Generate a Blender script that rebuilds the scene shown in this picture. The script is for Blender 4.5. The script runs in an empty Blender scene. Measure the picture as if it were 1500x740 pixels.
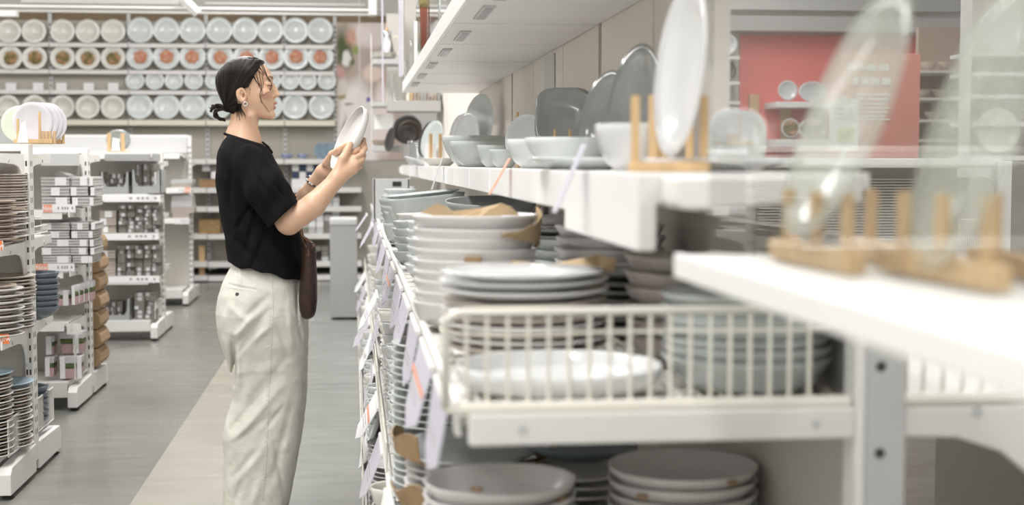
import bpy, bmesh, math, random
import numpy as np
from mathutils import Vector, Matrix, Euler
random.seed(7)
PI = math.pi
SC = bpy.context.scene
COL = SC.collection
# ------------------------------------------------------------------ camera
F = 2083.0; CAMZ = 1.28
TH = math.atan(130 / F); PS = math.atan(232 * math.cos(TH) / F)
cam = bpy.data.cameras.new('camera'); camo = bpy.data.objects.new('camera', cam); COL.objects.link(camo)
camo.location = (0, 0, CAMZ); camo.rotation_euler = (PI / 2 - TH, 0, -PS)
cam.sensor_width = 36; cam.lens = F / 1500 * 36; cam.clip_start = .05; cam.clip_end = 100
cam.dof.use_dof = True; cam.dof.focus_distance = 5.3; cam.dof.aperture_fstop = 2.75
SC.camera = camo
# ------------------------------------------------------------------ light
w = bpy.data.worlds.new('store'); SC.world = w; w.use_nodes = True
w.node_tree.nodes['Background'].inputs[0].default_value = (1, .98, .95, 1)
w.node_tree.nodes['Background'].inputs[1].default_value = .6
SC.view_settings.view_transform = 'Standard'; SC.view_settings.look = 'None'
SC.view_settings.exposure = -0.75; SC.view_settings.gamma = 1
def area(name, loc, sx, sy, power, col=(1, .98, .965), rot=(0, 0, 0)):
    l = bpy.data.lights.new(name, 'AREA'); l.shape = 'RECTANGLE'; l.size = sx; l.size_y = sy; l.energy = power; l.color = col
    o = bpy.data.objects.new(name, l); o.location = loc; o.rotation_euler = rot; COL.objects.link(o)
for k, y in enumerate((-1.0, 3.4, 7.8, 11.6)):
    for x in (-4.2, -.9, 2.6):
        area('ceiling_lamp', (x, y, 3.9), .5, 3.4, 205 if x == -.9 else 140)
area('wall_wash_lamp', (-2.0, 13.6, 3.7), 7, .35, 45, rot=(math.radians(38), 0, 0))
# ------------------------------------------------------------------ helpers
_f = Vector((math.sin(PS) * math.cos(TH), math.cos(PS) * math.cos(TH), -math.sin(TH)))
_r = Vector((math.cos(PS), -math.sin(PS), 0))
_u = Vector((math.sin(PS) * math.sin(TH), math.cos(PS) * math.sin(TH), math.cos(TH)))
def P(u, v, Y):
    """measured point of the photograph on the plane y = Y"""
    d = _f + _r * ((u - 750) / F) + _u * ((370 - v) / F)
    t = Y / d.y
    return Vector((d.x * t, Y, CAMZ + d.z * t))
def PX(u, v, X):
    d = _f + _r * ((u - 750) / F) + _u * ((370 - v) / F)
    t = X / d.x
    return Vector((X, d.y * t, CAMZ + d.z * t))
def N(nt, t, **kw):
    n = nt.nodes.new(t)
    for k, v in kw.items(): setattr(n, k, v)
    return n
def mat(name, col, rough=.5, metal=0, noise=0, nscale=8, bump=0, bscale=60, stretch=(1, 1, 1), spec=.5, coat=0, col2=None, trans=0, alpha=1):
    m = bpy.data.materials.new(name); m.use_nodes = True; nt = m.node_tree; b = nt.nodes['Principled BSDF']
    b.inputs['Base Color'].default_value = (*col, 1); b.inputs['Roughness'].default_value = rough
    b.inputs['Metallic'].default_value = metal; b.inputs['Specular IOR Level'].default_value = spec
    b.inputs['Coat Weight'].default_value = coat; b.inputs['Transmission Weight'].default_value = trans
    b.inputs['Alpha'].default_value = alpha
    L = nt.links
    tc = N(nt, 'ShaderNodeTexCoord'); mp = N(nt, 'ShaderNodeMapping'); mp.inputs['Scale'].default_value = stretch
    L.new(tc.outputs['Object'], mp.inputs[0])
    if noise or col2:
        nz = N(nt, 'ShaderNodeTexNoise'); nz.inputs['Scale'].default_value = nscale; nz.inputs['Detail'].default_value = 5
        L.new(mp.outputs[0], nz.inputs['Vector'])
        mx = N(nt, 'ShaderNodeMix', data_type='RGBA')
        c2 = col2 or tuple(c * (1 - noise) for c in col)
        mx.inputs[6].default_value = (*c2, 1); mx.inputs[7].default_value = (*col, 1)
        mr = N(nt, 'ShaderNodeMapRange'); mr.inputs[1].default_value = .35; mr.inputs[2].default_value = .65
        L.new(nz.outputs[0], mr.inputs[0]); L.new(mr.outputs[0], mx.inputs[0]); L.new(mx.outputs[2], b.inputs['Base Color'])
    if bump:
        n2 = N(nt, 'ShaderNodeTexNoise'); n2.inputs['Scale'].default_value = bscale; n2.inputs['Detail'].default_value = 4
        L.new(mp.outputs[0], n2.inputs['Vector'])
        bp = N(nt, 'ShaderNodeBump'); bp.inputs['Strength'].default_value = bump; bp.inputs['Distance'].default_value = .004
        L.new(n2.outputs[0], bp.inputs['Height']); L.new(bp.outputs[0], b.inputs['Normal'])
    return m
M = {}
M['white'] = mat('white_powder_coat', (.80, .79, .77), .42, noise=.03, nscale=3)
M['white_cool'] = mat('white_enamel', (.87, .87, .86), .35)
M['greige'] = mat('greige_panel', (.60, .575, .525), .6, noise=.06, nscale=2)
M['walls'] = mat('warm_display_panel', (.86, .80, .74), .55, noise=.05, nscale=2)
M['farpanel'] = mat('far_display_panel', (.44, .415, .36), .6, noise=.05, nscale=3)
M['cream'] = mat('cream_enamel', (.80, .77, .65), .5)
M['wood_dark'] = mat('brown_board', (.23, .165, .09), .6, noise=.3, nscale=6, stretch=(.3, 1, 1))
M['greymetal'] = mat('grey_beam', (.46, .455, .44), .5)
M['dark'] = mat('dark_gap', (.03, .03, .03), .7)
M['slot'] = mat('slot_shadow_steel', (.06, .06, .055), .7)  # dark inlay colour stands for shade inside the slots
M['foot'] = mat('black_rubber', (.03, .03, .03), .5)
M['grey'] = mat('grey_plastic', (.36, .37, .365), .5)
M['greybox'] = mat('grey_laminate', (.40, .41, .41), .5, noise=.05, nscale=30)
M['lightgrey'] = mat('light_grey_metal', (.58, .59, .585), .45)
M['porc_white'] = mat('white_porcelain', (.68, .69, .69), .12, coat=.3)
M['porc_cream'] = mat('cream_porcelain', (.72, .71, .65), .18)
M['porc_cool'] = mat('cool_white_porcelain', (.66, .705, .705), .15)
M['porc_sage'] = mat('sage_grey_stoneware', (.50, .545, .525), .22, noise=.05, nscale=9)
M['porc_grey'] = mat('grey_stoneware', (.33, .35, .345), .14, noise=.12, nscale=14, coat=.5)
M['porc_dark'] = mat('charcoal_stoneware', (.045, .042, .04), .3)
M['porc_brown'] = mat('dark_brown_stoneware', (.08, .055, .04), .3)
M['porc_slate'] = mat('slate_blue_stoneware', (.12, .15, .18), .2)
M['porc_beige'] = mat('beige_stoneware', (.52, .46, .40), .35, noise=.12, nscale=20)
M['porc_tan'] = mat('brown_rim_stoneware', (.44, .36, .30), .4, noise=.2, nscale=25)
M['porc_lilac'] = mat('lilac_grey_porcelain', (.66, .65, .69), .25)
M['porc_green'] = mat('pale_green_porcelain', (.68, .75, .60), .25)
M['porc_blue'] = mat('light_blue_porcelain', (.38, .50, .60), .25)
M['porc_warm'] = mat('warm_white_stoneware', (.73, .715, .705), .2, noise=.03, nscale=10)
M['porc_pale'] = mat('pale_celadon_porcelain', (.70, .72, .62), .2)
M['card'] = mat('corrugated_cardboard', (.40, .27, .15), .8, noise=.15, nscale=30, bump=.3, bscale=90)
M['kraft'] = mat('kraft_paper', (.50, .37, .22), .8, noise=.1, nscale=20, bump=.4, bscale=40)
M['bamboo'] = mat('bamboo', (.68, .47, .25), .45, noise=.18, nscale=12, stretch=(3, 3, .4))
M['wicker'] = mat('wicker', (.42, .27, .13), .7, noise=.4, nscale=60, bump=.6, bscale=90)
M['paper'] = mat('white_label_paper', (.84, .84, .85), .6)
M['lilac'] = mat('lilac_price_card', (.62, .61, .70), .35, noise=.05, nscale=20)
M['orange'] = mat('orange_label', (.85, .22, .06), .5)
M['orange_soft'] = mat('salmon_label', (.80, .38, .27), .5)
M['ink'] = mat('black_print', (.05, .05, .06), .6)
M['inkgrey'] = mat('grey_print', (.35, .35, .37), .6)
M['napkin'] = mat('grey_folded_paper', (.52, .51, .50), .7, noise=.1, nscale=20)
M['napkin2'] = mat('silver_packed_cutlery', (.34, .32, .28), .5, noise=.6, nscale=60, stretch=(1, 1, 3))
M['pink'] = mat('dusty_pink_cloth', (.52, .36, .37), .8)
M['green'] = mat('dark_green_band', (.09, .13, .04), .7)
M['film'] = mat('pale_grey_pouch', (.62, .61, .63), .25)
M['navy'] = mat('navy_box', (.03, .045, .11), .5)
M['bluepat'] = mat('blue_white_glaze', (.10, .17, .38), .3, col2=(.6, .65, .72), nscale=40)
M['mug'] = mat('terracotta_glaze', (.27, .09, .06), .35)
M['steel'] = mat('brushed_steel', (.55, .55, .55), .3, metal=1)
M['jar'] = mat('brass_gold_lid', (.6, .5, .25), .3, metal=1)
M['red'] = mat('red_display_wall', (.85, .20, .18), .6)
M['redprint'] = mat('salmon_sign_board', (.72, .30, .24), .6)
M['yellow'] = mat('yellow_label', (.80, .74, .22), .6)
M['led'] = mat('led_diffuser', (.30, .30, .30), .3)
M['brownshelf'] = mat('brown_shelf_back', (.36, .27, .22), .6)
M['wire'] = mat('cream_wire', (.78, .76, .68), .4)
M['food_a'] = mat('noodle_food', (.50, .29, .15), .6, col2=(.09, .12, .03), nscale=16)
M['food_b'] = mat('shrimp_food', (.62, .20, .12), .5, col2=(.58, .40, .27), nscale=38)
def acrylic(name, tint=(.97, .98, .98), refl=1.0):
    m = bpy.data.materials.new(name); m.use_nodes = True; nt = m.node_tree; nt.nodes.clear(); L = nt.links
    o = N(nt, 'ShaderNodeOutputMaterial'); t = N(nt, 'ShaderNodeBsdfTransparent'); t.inputs[0].default_value = (*tint, 1)
    g = N(nt, 'ShaderNodeBsdfGlossy'); g.inputs['Roughness'].default_value = .03; g.inputs[0].default_value = (refl, refl, refl, 1)
    f = N(nt, 'ShaderNodeFresnel'); ge = N(nt, 'ShaderNodeNewGeometry'); io = N(nt, 'ShaderNodeMix'); io.inputs[2].default_value = 1.49; io.inputs[3].default_value = 1 / 1.49; L.new(ge.outputs['Backfacing'], io.inputs[0]); L.new(io.outputs[0], f.inputs[0])
    mx = N(nt, 'ShaderNodeMixShader'); L.new(f.outputs[0], mx.inputs[0]); L.new(t.outputs[0], mx.inputs[1]); L.new(g.outputs[0], mx.inputs[2]); L.new(mx.outputs[0], o.inputs[0])
    return m
M['pale_reflect'] = mat('pale_green_reflection_alpha', (.72, .75, .66), .12, alpha=.40)  # alpha lets displays show through, standing for reflections over these pale plates
M['header'] = mat('grey_white_header', (.55, .555, .555), .5)
M['acrylic'] = acrylic('clear_acrylic'); M['glass'] = acrylic('clear_glass', (.93, .95, .95))

class MB:
    def __init__(s): s.v = []; s.f = []
    def add(s, vs, fs):
        k = len(s.v); s.v += [tuple(x) for x in vs]; s.f += [tuple(i + k for i in f) for f in fs]; return s
    def box(s, x0, x1, y0, y1, z0, z1):
        return s.add([(x0, y0, z0), (x1, y0, z0), (x1, y1, z0), (x0, y1, z0), (x0, y0, z1), (x1, y0, z1), (x1, y1, z1), (x0, y1, z1)],
                     [(0, 3, 2, 1), (4, 5, 6, 7), (0, 1, 5, 4), (1, 2, 6, 5), (2, 3, 7, 6), (3, 0, 4, 7)])
    def mbox(s, mtx, sx, sy, sz):     # box centred in x,y; base z=0
        q = MB().box(-sx / 2, sx / 2, -sy / 2, sy / 2, 0, sz)
        return s.add([mtx @ Vector(p) for p in q.v], q.f)
    def prism(s, pts, a0, a1, axis='x'):
        n = len(pts); vs = []
        for a in (a0, a1):
            for (p, q) in pts:
                vs.append({'x': (a, p, q), 'y': (p, a, q), 'z': (p, q, a)}[axis])
        fs = [tuple(range(n))[::-1], tuple(range(n, 2 * n))] + [(i, (i + 1) % n, n + (i + 1) % n, n + i) for i in range(n)]
        return s.add(vs, fs)
    def tube(s, pts, r, n=6, cap=True):
        pts = [Vector(p) for p in pts]; rr = r if isinstance(r, (list, tuple)) else [r] * len(pts)
        vs = []; up = Vector((0, 0, 1))
        for i, p in enumerate(pts):
            d = (pts[min(i + 1, len(pts) - 1)] - pts[max(i - 1, 0)]).normalized()
            a = d.cross(up)
            if a.length < .05: a = d.cross(Vector((0, 1, 0)))
            a.normalize(); b = a.cross(d)
            for k in range(n):
                t = 2 * PI * k / n; vs.append(p + (a * math.cos(t) + b * math.sin(t)) * rr[i])
        fs = [(i * n + k, i * n + (k + 1) % n, (i + 1) * n + (k + 1) % n, (i + 1) * n + k) for i in range(len(pts) - 1) for k in range(n)]
        if cap: fs += [tuple(range(n))[::-1], tuple(range((len(pts) - 1) * n, len(pts) * n))]
        return s.add(vs, fs)
    def lathe(s, prof, n=32, c=(0, 0, 0), sq=0, sx=1, sy=1):
        vs = []; fs = []; m = len(prof)
        for (r, z) in prof:
            for k in range(n):
                t = 2 * PI * k / n; ct, st = math.cos(t), math.sin(t)
                q = 1.0
                if sq: q = 1 / ((abs(ct) ** sq + abs(st) ** sq) ** (1 / sq))
                vs.append((c[0] + r * q * ct * sx, c[1] + r * q * st * sy, c[2] + z))
        for i in range(m - 1):
            for k in range(n):
                fs.append((i * n + k, i * n + (k + 1) % n, (i + 1) * n + (k + 1) % n, (i + 1) * n + k))
        return s.add(vs, fs)
    def build(s, name, m, parent=None, label=None, cat=None, group=None, kind=None, smooth=False, bev=0, base=None):
        if parent is not None:
            off = Vector((0, 0, 0)); q = parent
            while q is not None: off += q.location; q = q.parent
        elif base is not None: off = Vector(base)
        else:
            a = np.array(s.v); off = Vector(((a[:, 0].min() + a[:, 0].max()) / 2, (a[:, 1].min() + a[:, 1].max()) / 2, a[:, 2].min()))
        me = bpy.data.meshes.new(name)
        me.from_pydata([tuple(Vector(p) - off) for p in s.v], [], s.f); me.materials.append(M[m] if isinstance(m, str) else m)
        if smooth:
            me.polygons.foreach_set('use_smooth', [True] * len(me.polygons))
        o = bpy.data.objects.new(name, me); COL.objects.link(o)
        if parent is not None: o.parent = parent
        else: o.location = off
        if bev:
            b = o.modifiers.new('bevel', 'BEVEL'); b.width = bev; b.segments = 2; b.limit_method = 'ANGLE'
        return tag(o, label, cat, group, kind)
def tag(o, label=None, cat=None, group=None, kind=None):
    if label: o['label'] = label
    if cat: o['category'] = cat
    if group: o['group'] = group
    if kind: o['kind'] = kind
    return o
def thing(name, label, cat, loc=(0, 0, 0), group=None, kind=None):
    o = bpy.data.objects.new(name, None); COL.objects.link(o); o.location = loc; o.empty_display_size = .1
    return tag(o, label, cat, group, kind)
def inst(mesh, name, loc, rot=None, label=None, cat=None, group=None, parent=None, scale=None):
    o = bpy.data.objects.new(name, mesh); COL.objects.link(o); o.location = loc
    if rot is not None: o.rotation_euler = rot
    if scale is not None: o.scale = scale
    if parent is not None: o.parent = parent
    return tag(o, label, cat, group)
_mc = {}
def lmesh(key, prof, m, n=32, sq=0, sx=1, sy=1):
    if key in _mc: return _mc[key]
    b = MB().lathe(prof, n, sq=sq, sx=sx, sy=sy)
    me = bpy.data.meshes.new(key); me.from_pydata(b.v, [], b.f); me.materials.append(M[m])
    me.polygons.foreach_set('use_smooth', [True] * len(me.polygons)); _mc[key] = me
    return me
def pr_plate(d, h=.022, t=.005):
    R = d / 2
    return [(0, 0), (R * .55, 0), (R * .58, .003), (R * .8, h * .45), (R * .985, h - t * .5), (R, h), (R * .985, h + t * .4), (R * .80, h * .45 + t), (R * .60, t + .001), (R * .3, t - .001), (0, t - .001)]
def pr_rimplate(d, h=.022, t=.005):
    R = d / 2
    return [(0, 0), (R * .5, 0), (R * .53, .002), (R * .66, h * .5), (R * .97, h - t * .3), (R, h), (R * .98, h + t * .4), (R * .70, h * .62 + t * .5), (R * .62, h * .35 + t * .6), (R * .56, t), (0, t)]
def pr_bowl(d, h, t=.005, foot=.5):
    R = d / 2
    return [(0, 0), (R * foot * .9, 0), (R * foot, .003), (R * .72, h * .22), (R * .88, h * .52), (R * .97, h * .82), (R, h), (R * .985, h + t * .3), (R - t, h * .97), (R * .93, h * .8), (R * .83, h * .5), (R * .66, h * .25 + t), (R * .4, t * 1.6), (0, t * 1.3)]
def pr_flare(d, h, foot=.72, t=.005):     # steep conical side
    R = d / 2
    return [(0, 0), (R * foot * .96, 0), (R * foot, .003), (R * (foot + 1) / 2, h * .45), (R * .975, h * .86), (R, h), (R * .99, h + t * .3), (R - t, h * .97), (R * (foot + 1) / 2 - t, h * .5), (R * foot - t, t * 1.5), (R * .3, t), (0, t)]
def pr_deep(d, h, t=.005):     # straight-walled deep plate
    R = d / 2
    return [(0, 0), (R * .84, 0), (R * .93, .004), (R * .98, h * .4), (R, h), (R - t * .5, h + t * .3), (R - t, h * .96), (R * .95, h * .35), (R * .88, t * 1.3), (R * .5, t), (0, t)]
ORD = ['topmost', 'second', 'third', 'fourth', 'fifth', 'sixth', 'seventh', 'eighth', 'ninth', 'tenth', 'eleventh', 'twelfth', 'thirteenth', 'fourteenth', 'fifteenth', 'sixteenth', 'seventeenth', 'eighteenth', 'nineteenth', 'twentieth', 'twenty-first', 'twenty-second', 'twenty-third', 'twenty-fourth']
def stack(mesh, name, x, y, z0, n, dz, what, where, group, cat='plate', jit=.002, tilt=0, mats=None, rz=0, tiltdir=0):
    for k in range(n):
        i = n - 1 - k
        lab = ('topmost ' + what if i == 0 else what + ', ' + ORD[i] + ' from top,') + ' ' + where
        o = inst(mesh if mats is None else mats[k % len(mats)], name, (x + random.uniform(-jit, jit), y + random.uniform(-jit, jit), z0 + k * dz),
                 (tilt * math.cos(tiltdir) + random.uniform(-.012, .012) * (jit > 0), tilt * math.sin(tiltdir) + random.uniform(-.012, .012) * (jit > 0), rz), lab, cat, group)
    return z0 + (n - 1) * dz
def paper_scrap(pts, z, name, label, x, y, m='kraft', cat='paper', amp=.008, lift=None):
    """crumpled sheet: fan of 2D outline points around (x, y)"""
    n = len(pts); vs = []; fs = []
    R = 5
    for i in range(R + 1):
        t = i / R
        for k, (px, py, pz) in enumerate(pts):
            vs.append((x + px * t, y + py * t, z + pz * t * t + amp * math.sin(k * 2.3 + i * 1.7) * t))
    for i in range(R):
        for k in range(n): fs.append((i * n + k, i * n + (k + 1) % n, (i + 1) * n + (k + 1) % n, (i + 1) * n + k))
    o = MB().add(vs, fs).build(name, m, None, label, cat)
    s = o.modifiers.new('s', 'SOLIDIFY'); s.thickness = .0015
    return o
_tx = {}
def textmesh(txt, m, size):
    key = (txt, m, size)
    if key not in _tx:
        c = bpy.data.curves.new('t', 'FONT'); c.body = txt; c.size = size; c.extrude = .0003; c.align_x = 'CENTER'; c.align_y = 'CENTER'
        o = bpy.data.objects.new('t', c); COL.objects.link(o); bpy.context.view_layer.update()
        me = bpy.data.meshes.new_from_object(o.evaluated_get(bpy.context.evaluated_depsgraph_get())); me.materials.clear(); me.materials.append(M[m])
        bpy.data.objects.remove(o); _tx[key] = me
    return _tx[key]
# ------------------------------------------------------------------ room shell
def struct(name, mb, m, **k): return mb.build(name, m, kind='structure', **k)
def floor_mat(name, a, b):
    m = bpy.data.materials.new(name); m.use_nodes = True; nt = m.node_tree; L = nt.links; bs = nt.nodes['Principled BSDF']
    tc = N(nt, 'ShaderNodeTexCoord'); mp = N(nt, 'ShaderNodeMapping'); mp.inputs['Scale'].default_value = (1, 1, 1); L.new(tc.outputs['Object'], mp.inputs[0])
    n1 = N(nt, 'ShaderNodeTexNoise'); n1.inputs['Scale'].default_value = 1.3; n1.inputs['Detail'].default_value = 8; n1.inputs['Roughness'].default_value = .65; L.new(mp.outputs[0], n1.inputs['Vector'])
    mp2 = N(nt, 'ShaderNodeMapping'); mp2.inputs['Scale'].default_value = (1.2, 5, 1); L.new(tc.outputs['Object'], mp2.inputs[0])
    n2 = N(nt, 'ShaderNodeTexNoise'); n2.inputs['Scale'].default_value = 2.2; n2.inputs['Detail'].default_value = 6; L.new(mp2.outputs[0], n2.inputs['Vector'])
    ad = N(nt, 'ShaderNodeMath', operation='ADD'); L.new(n1.outputs[0], ad.inputs[0]); L.new(n2.outputs[0], ad.inputs[1])
    mr = N(nt, 'ShaderNodeMapRange'); mr.inputs[1].default_value = .7; mr.inputs[2].default_value = 1.3; L.new(ad.outputs[0], mr.inputs[0])
    mx = N(nt, 'ShaderNodeMix', data_type='RGBA'); mx.inputs[6].default_value = (*a, 1); mx.inputs[7].default_value = (*b, 1)
    L.new(mr.outputs[0], mx.inputs[0]); L.new(mx.outputs[2], bs.inputs['Base Color'])
    r = N(nt, 'ShaderNodeMapRange'); r.inputs[3].default_value = .16; r.inputs[4].default_value = .34; L.new(n1.outputs[0], r.inputs[0]); L.new(r.outputs[0], bs.inputs['Roughness'])
    vo = N(nt, 'ShaderNodeTexVoronoi'); vo.inputs['Scale'].default_value = 6; L.new(tc.outputs['Object'], vo.inputs['Vector'])
    bp = N(nt, 'ShaderNodeBump'); bp.inputs['Strength'].default_value = .06; bp.inputs['Distance'].default_value = .002; L.new(n1.outputs[0], bp.inputs['Height']); L.new(bp.outputs[0], bs.inputs['Normal'])
    return m
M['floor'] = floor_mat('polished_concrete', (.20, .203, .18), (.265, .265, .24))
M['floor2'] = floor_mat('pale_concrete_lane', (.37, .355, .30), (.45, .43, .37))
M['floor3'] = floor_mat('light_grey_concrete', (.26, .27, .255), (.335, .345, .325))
M['ceil'] = mat('ceiling_paint', (.62, .61, .58), .8)
M['shell'] = mat('store_wall_paint', (.60, .59, .56), .8)
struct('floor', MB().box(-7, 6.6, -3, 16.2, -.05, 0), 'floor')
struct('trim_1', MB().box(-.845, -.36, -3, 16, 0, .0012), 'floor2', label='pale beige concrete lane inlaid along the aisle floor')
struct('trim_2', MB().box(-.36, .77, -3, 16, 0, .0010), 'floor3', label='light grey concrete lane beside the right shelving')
struct('ceiling', MB().box(-7, 6.6, -3, 16.2, 4.2, 4.3), 'ceil')
struct('wall_back', MB().box(-7, 6.6, 16.1, 16.2, 0, 4.2), 'shell')
struct('wall_left', MB().box(-7.1, -7, -3, 16.2, 0, 4.2), 'shell')
struct('wall_right', MB().box(6.6, 6.7, -3, 16.2, 0, 4.2), 'shell')
struct('wall_front', MB().box(-7, 6.6, -3.1, -3, 0, 4.2), 'shell')

# suspended white frame under the ceiling, far end of the aisle
t = thing('ceiling_frame', 'white metal beam frame hanging above the far plate wall', 'beam', tuple(P(270, 10, 14)))
def hb(u0, u1, v0, v1, Y, th, m, nm, par=t):
    a = P(u0, v0, Y); b = P(u1, v1, Y)
    return MB().box(a.x, b.x, Y, Y + th, b.z, a.z).build(nm, m, par, bev=.004)
hb(-60, 556, 9, 13.5, 14, .12, 'white', 'long_beam'); hb(-60, 545, 15.5, 21, 13.9, .10, 'white', 'long_beam')
hb(30, 262, -12, 7, 14.3, .05, 'greymetal', 'panel'); hb(300, 535, 3, 9, 14.3, .05, 'greymetal', 'panel')
hb(-60, 24, 14, 24, 13.6, .1, 'white', 'short_beam')
a = P(262, -8, 13.9); b = P(290, 20, 13.9); MB().tube([a, b], .045, 4).build('brace', 'white', t)
a = P(540, -10, 13.8); b = P(552, 22, 13.8); MB().box(a.x, b.x, 13.8, 14.0, b.z, a.z).build('end_bracket', 'white', t, bev=.004)

# far wall plate display
FY = 16.0
wd = thing('plate_display_wall', 'tall beige display wall lined with rows of standing plates', 'display wall', (P(250, 200, FY).x, FY, 0))
def fz(v, u=300): return P(u, v, FY).z
xs = [P(u, 100, FY).x for u in (-45, 75, 190, 303, 417, 491)]
for i in range(5):
    MB().box(xs[i] + .006, xs[i + 1] - .006, FY, FY + .03, 0.1, fz(32)).build('panel', 'farpanel', wd, bev=.003)
for x in xs[1:]:
    MB().box(x - .02, x + .02, FY - .025, FY + .01, .1, fz(22)).build('upright', 'lightgrey', wd)
sl = MB()
for x in xs[1:]:
    for k in range(46): sl.box(x - .008, x + .008, FY - .026, FY - .02, .3 + k * .055, .325 + k * .055)
sl.build('upright_slot_shade', 'slot', wd, kind='stuff')  # dark boxes on the uprights stand for their shaded slots
MB().box(xs[0], P(640, 30, FY).x, FY + .02, FY + .08, fz(33), fz(20)).build('top_board', 'wood_dark', wd)
for v0, v1, d, mm in ((64.5, 70.5, .10, 'white'), (103.5, 109.5, .10, 'white'), (133, 139, .10, 'white'), (176, 184, .17, 'cream')):
    for i in range(5):
        z0 = P(300, v1, FY - d).z; z1 = P(300, v0, FY - d).z
        MB().box(xs[i] + .004, xs[i + 1] - .004, FY - d, FY - .001, z0, z1).build('shelf', mm, wd, bev=.003)
_plA = lmesh('far_plate_cream', pr_rimplate(.265, .025, .006), 'porc_cream', 28)
_plB = lmesh('far_plate_cool', pr_rimplate(.288, .025, .006), 'porc_cool', 28)
_plC = lmesh('far_plate_small', pr_rimplate(.205, .025, .006), 'porc_cool', 24)
_plD = lmesh('far_bowl_cream', pr_rimplate(.262, .04, .006), 'porc_cream', 28)
def food(kind, R):
    key = 'food' + kind
    if key in _mc: return _mc[key]
    vs = [(0, 0, .022)]; fs = []; n = 14; rs = random.Random(3)
    for i in (1, 2, 3):
        for k in range(n):
            a = 2 * PI * k / n; r = R * i / 3 * rs.uniform(.85, 1.12); vs.append((r * math.cos(a), r * math.sin(a), (.022, .02, .002)[i - 1] * rs.uniform(.7, 1.4)))
    for k in range(n): fs.append((0, 1 + k, 1 + (k + 1) % n))
    for i in range(2):
        for k in range(n): fs.append((1 + i * n + k, 1 + (i + 1) * n + k, 1 + (i + 1) * n + (k + 1) % n, 1 + i * n + (k + 1) % n))
    me = bpy.data.meshes.new(key); me.from_pydata(vs, [], fs); me.materials.append(M['food_' + kind]); _mc[key] = me; return me
rows = [('top row', 48, [13, 50, 92, 129, 166], [206, 244, 282, 321, 359, 396, 433, 469], 64.5, None),
        ('second row', 90, [15, 51, 92, 129, 166], [205, 244, 282, 323, 361, 398, 434, 470], 103.5, 'food'),
        ('third row', 121, [], [198, 227, 255, 284, 314, 342, 371, 398, 425, 451, 479], 133, None),
        ('bottom row', 157, [12, 51, 92, 129, 166], [205, 244, 282, 320, 358, 395, 432, 471], 176, None)]
cnt = ['leftmost', 'second', 'third', 'fourth', 'fifth', 'sixth', 'seventh', 'eighth', 'ninth', 'tenth', 'eleventh', 'twelfth', 'thirteenth']
for rn, vc, L_, R_, vs_, fd in rows:
    allu = L_ + R_
    for i, u in enumerate(allu):
        cool = u in R_ and u >= 190
        me = (_plC if rn == 'third row' else _plB) if cool else (_plD if rn == 'bottom row' else _plA)
        R = {'far_plate_small': .1025, 'far_plate_cool': .144}.get(me.name, .132)
        p = P(u, vs_ - 2, FY - .09); tilt = .16
        what = ('small pale blue-white' if me is _plC else 'blue-white' if cool else 'cream') + (' deep plate' if me is _plD else ' plate')
        if fd: what += ' topped with ' + ('shrimp' if cool else 'noodles')
        pos = cnt[i] + (' from left' if i else '')
        o = inst(me, 'display_plate', (p.x, FY - .085 + R * math.sin(tilt) * .7, P(u, vs_, FY - .1).z + R * math.cos(tilt) + .004), (PI / 2 - tilt, 0, 0), '%s, %s in %s of the far wall' % (what, pos, rn.replace(' row', ' row')), 'plate', 'plates standing on the far display wall, ' + rn)
        if fd:
            k = inst(food('b' if cool else 'a', .075), 'food', (0, 0, .006), (0, 0, i * 1.3), parent=o)
        h = MB(); q = P(u, vs_ + 1, FY - .11)
for i, u in enumerate([16, 56, 90, 130, 166]):
    p = P(u, 133, FY - .09); hb_ = MB().box(p.x - .055, p.x + .055, FY - .09, FY - .085, p.z, p.z + .085)
    hb_.build('price_card', 'paper', None, 'small white price card, %s in the empty left part of the third row' % (cnt[i] + (' from left' if i else '')), 'card', 'price cards on the empty shelf')
# lower wall shelving
wu = thing('wall_shelving', 'white wall shelving with boxes and baskets under the plate display', 'shelving', (P(400, 400, FY).x, FY, 0))
LX = [P(u, 300, 15.6).x for u in (288, 303, 417, 530)]
for v in (233, 275, 303, 343, 384, 404):
    for i in (1, 2) if v < 400 else (1, 2):
        z = P(400, v, 15.6).z
        MB().box(LX[i] + .004, LX[i + 1] - .004, 15.6, FY - .03, z - .055, z).build('shelf', 'white', wu, bev=.003)
    z = P(300, v, 15.6).z
    MB().box(LX[0] - .25, LX[1] - .004, 15.6, FY - .03, z - .055, z).build('shelf', 'white', wu)
MB().box(xs[0], P(530, 300, FY).x, FY - .02, FY, 0, .12).build('plinth', 'dark', wu)
MB().box(P(491, 300, FY).x, P(640, 300, FY).x, FY - .02, FY, .1, P(491, 235, FY).z).build('panel', 'farpanel', wu)
def wz(v): return P(400, v, 15.6).z
def wbox(nm, u0, u1, v0, v1, m, lab, cat, Y=15.68, dep=.24, bev=.004, grp=None, parts=None):
    a = P(u0, v0, Y); b = P(u1, v1, Y)
    return MB().box(a.x, b.x, Y, Y + dep, b.z, a.z).build(nm, m, None, lab, cat, grp, bev=bev)
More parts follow.
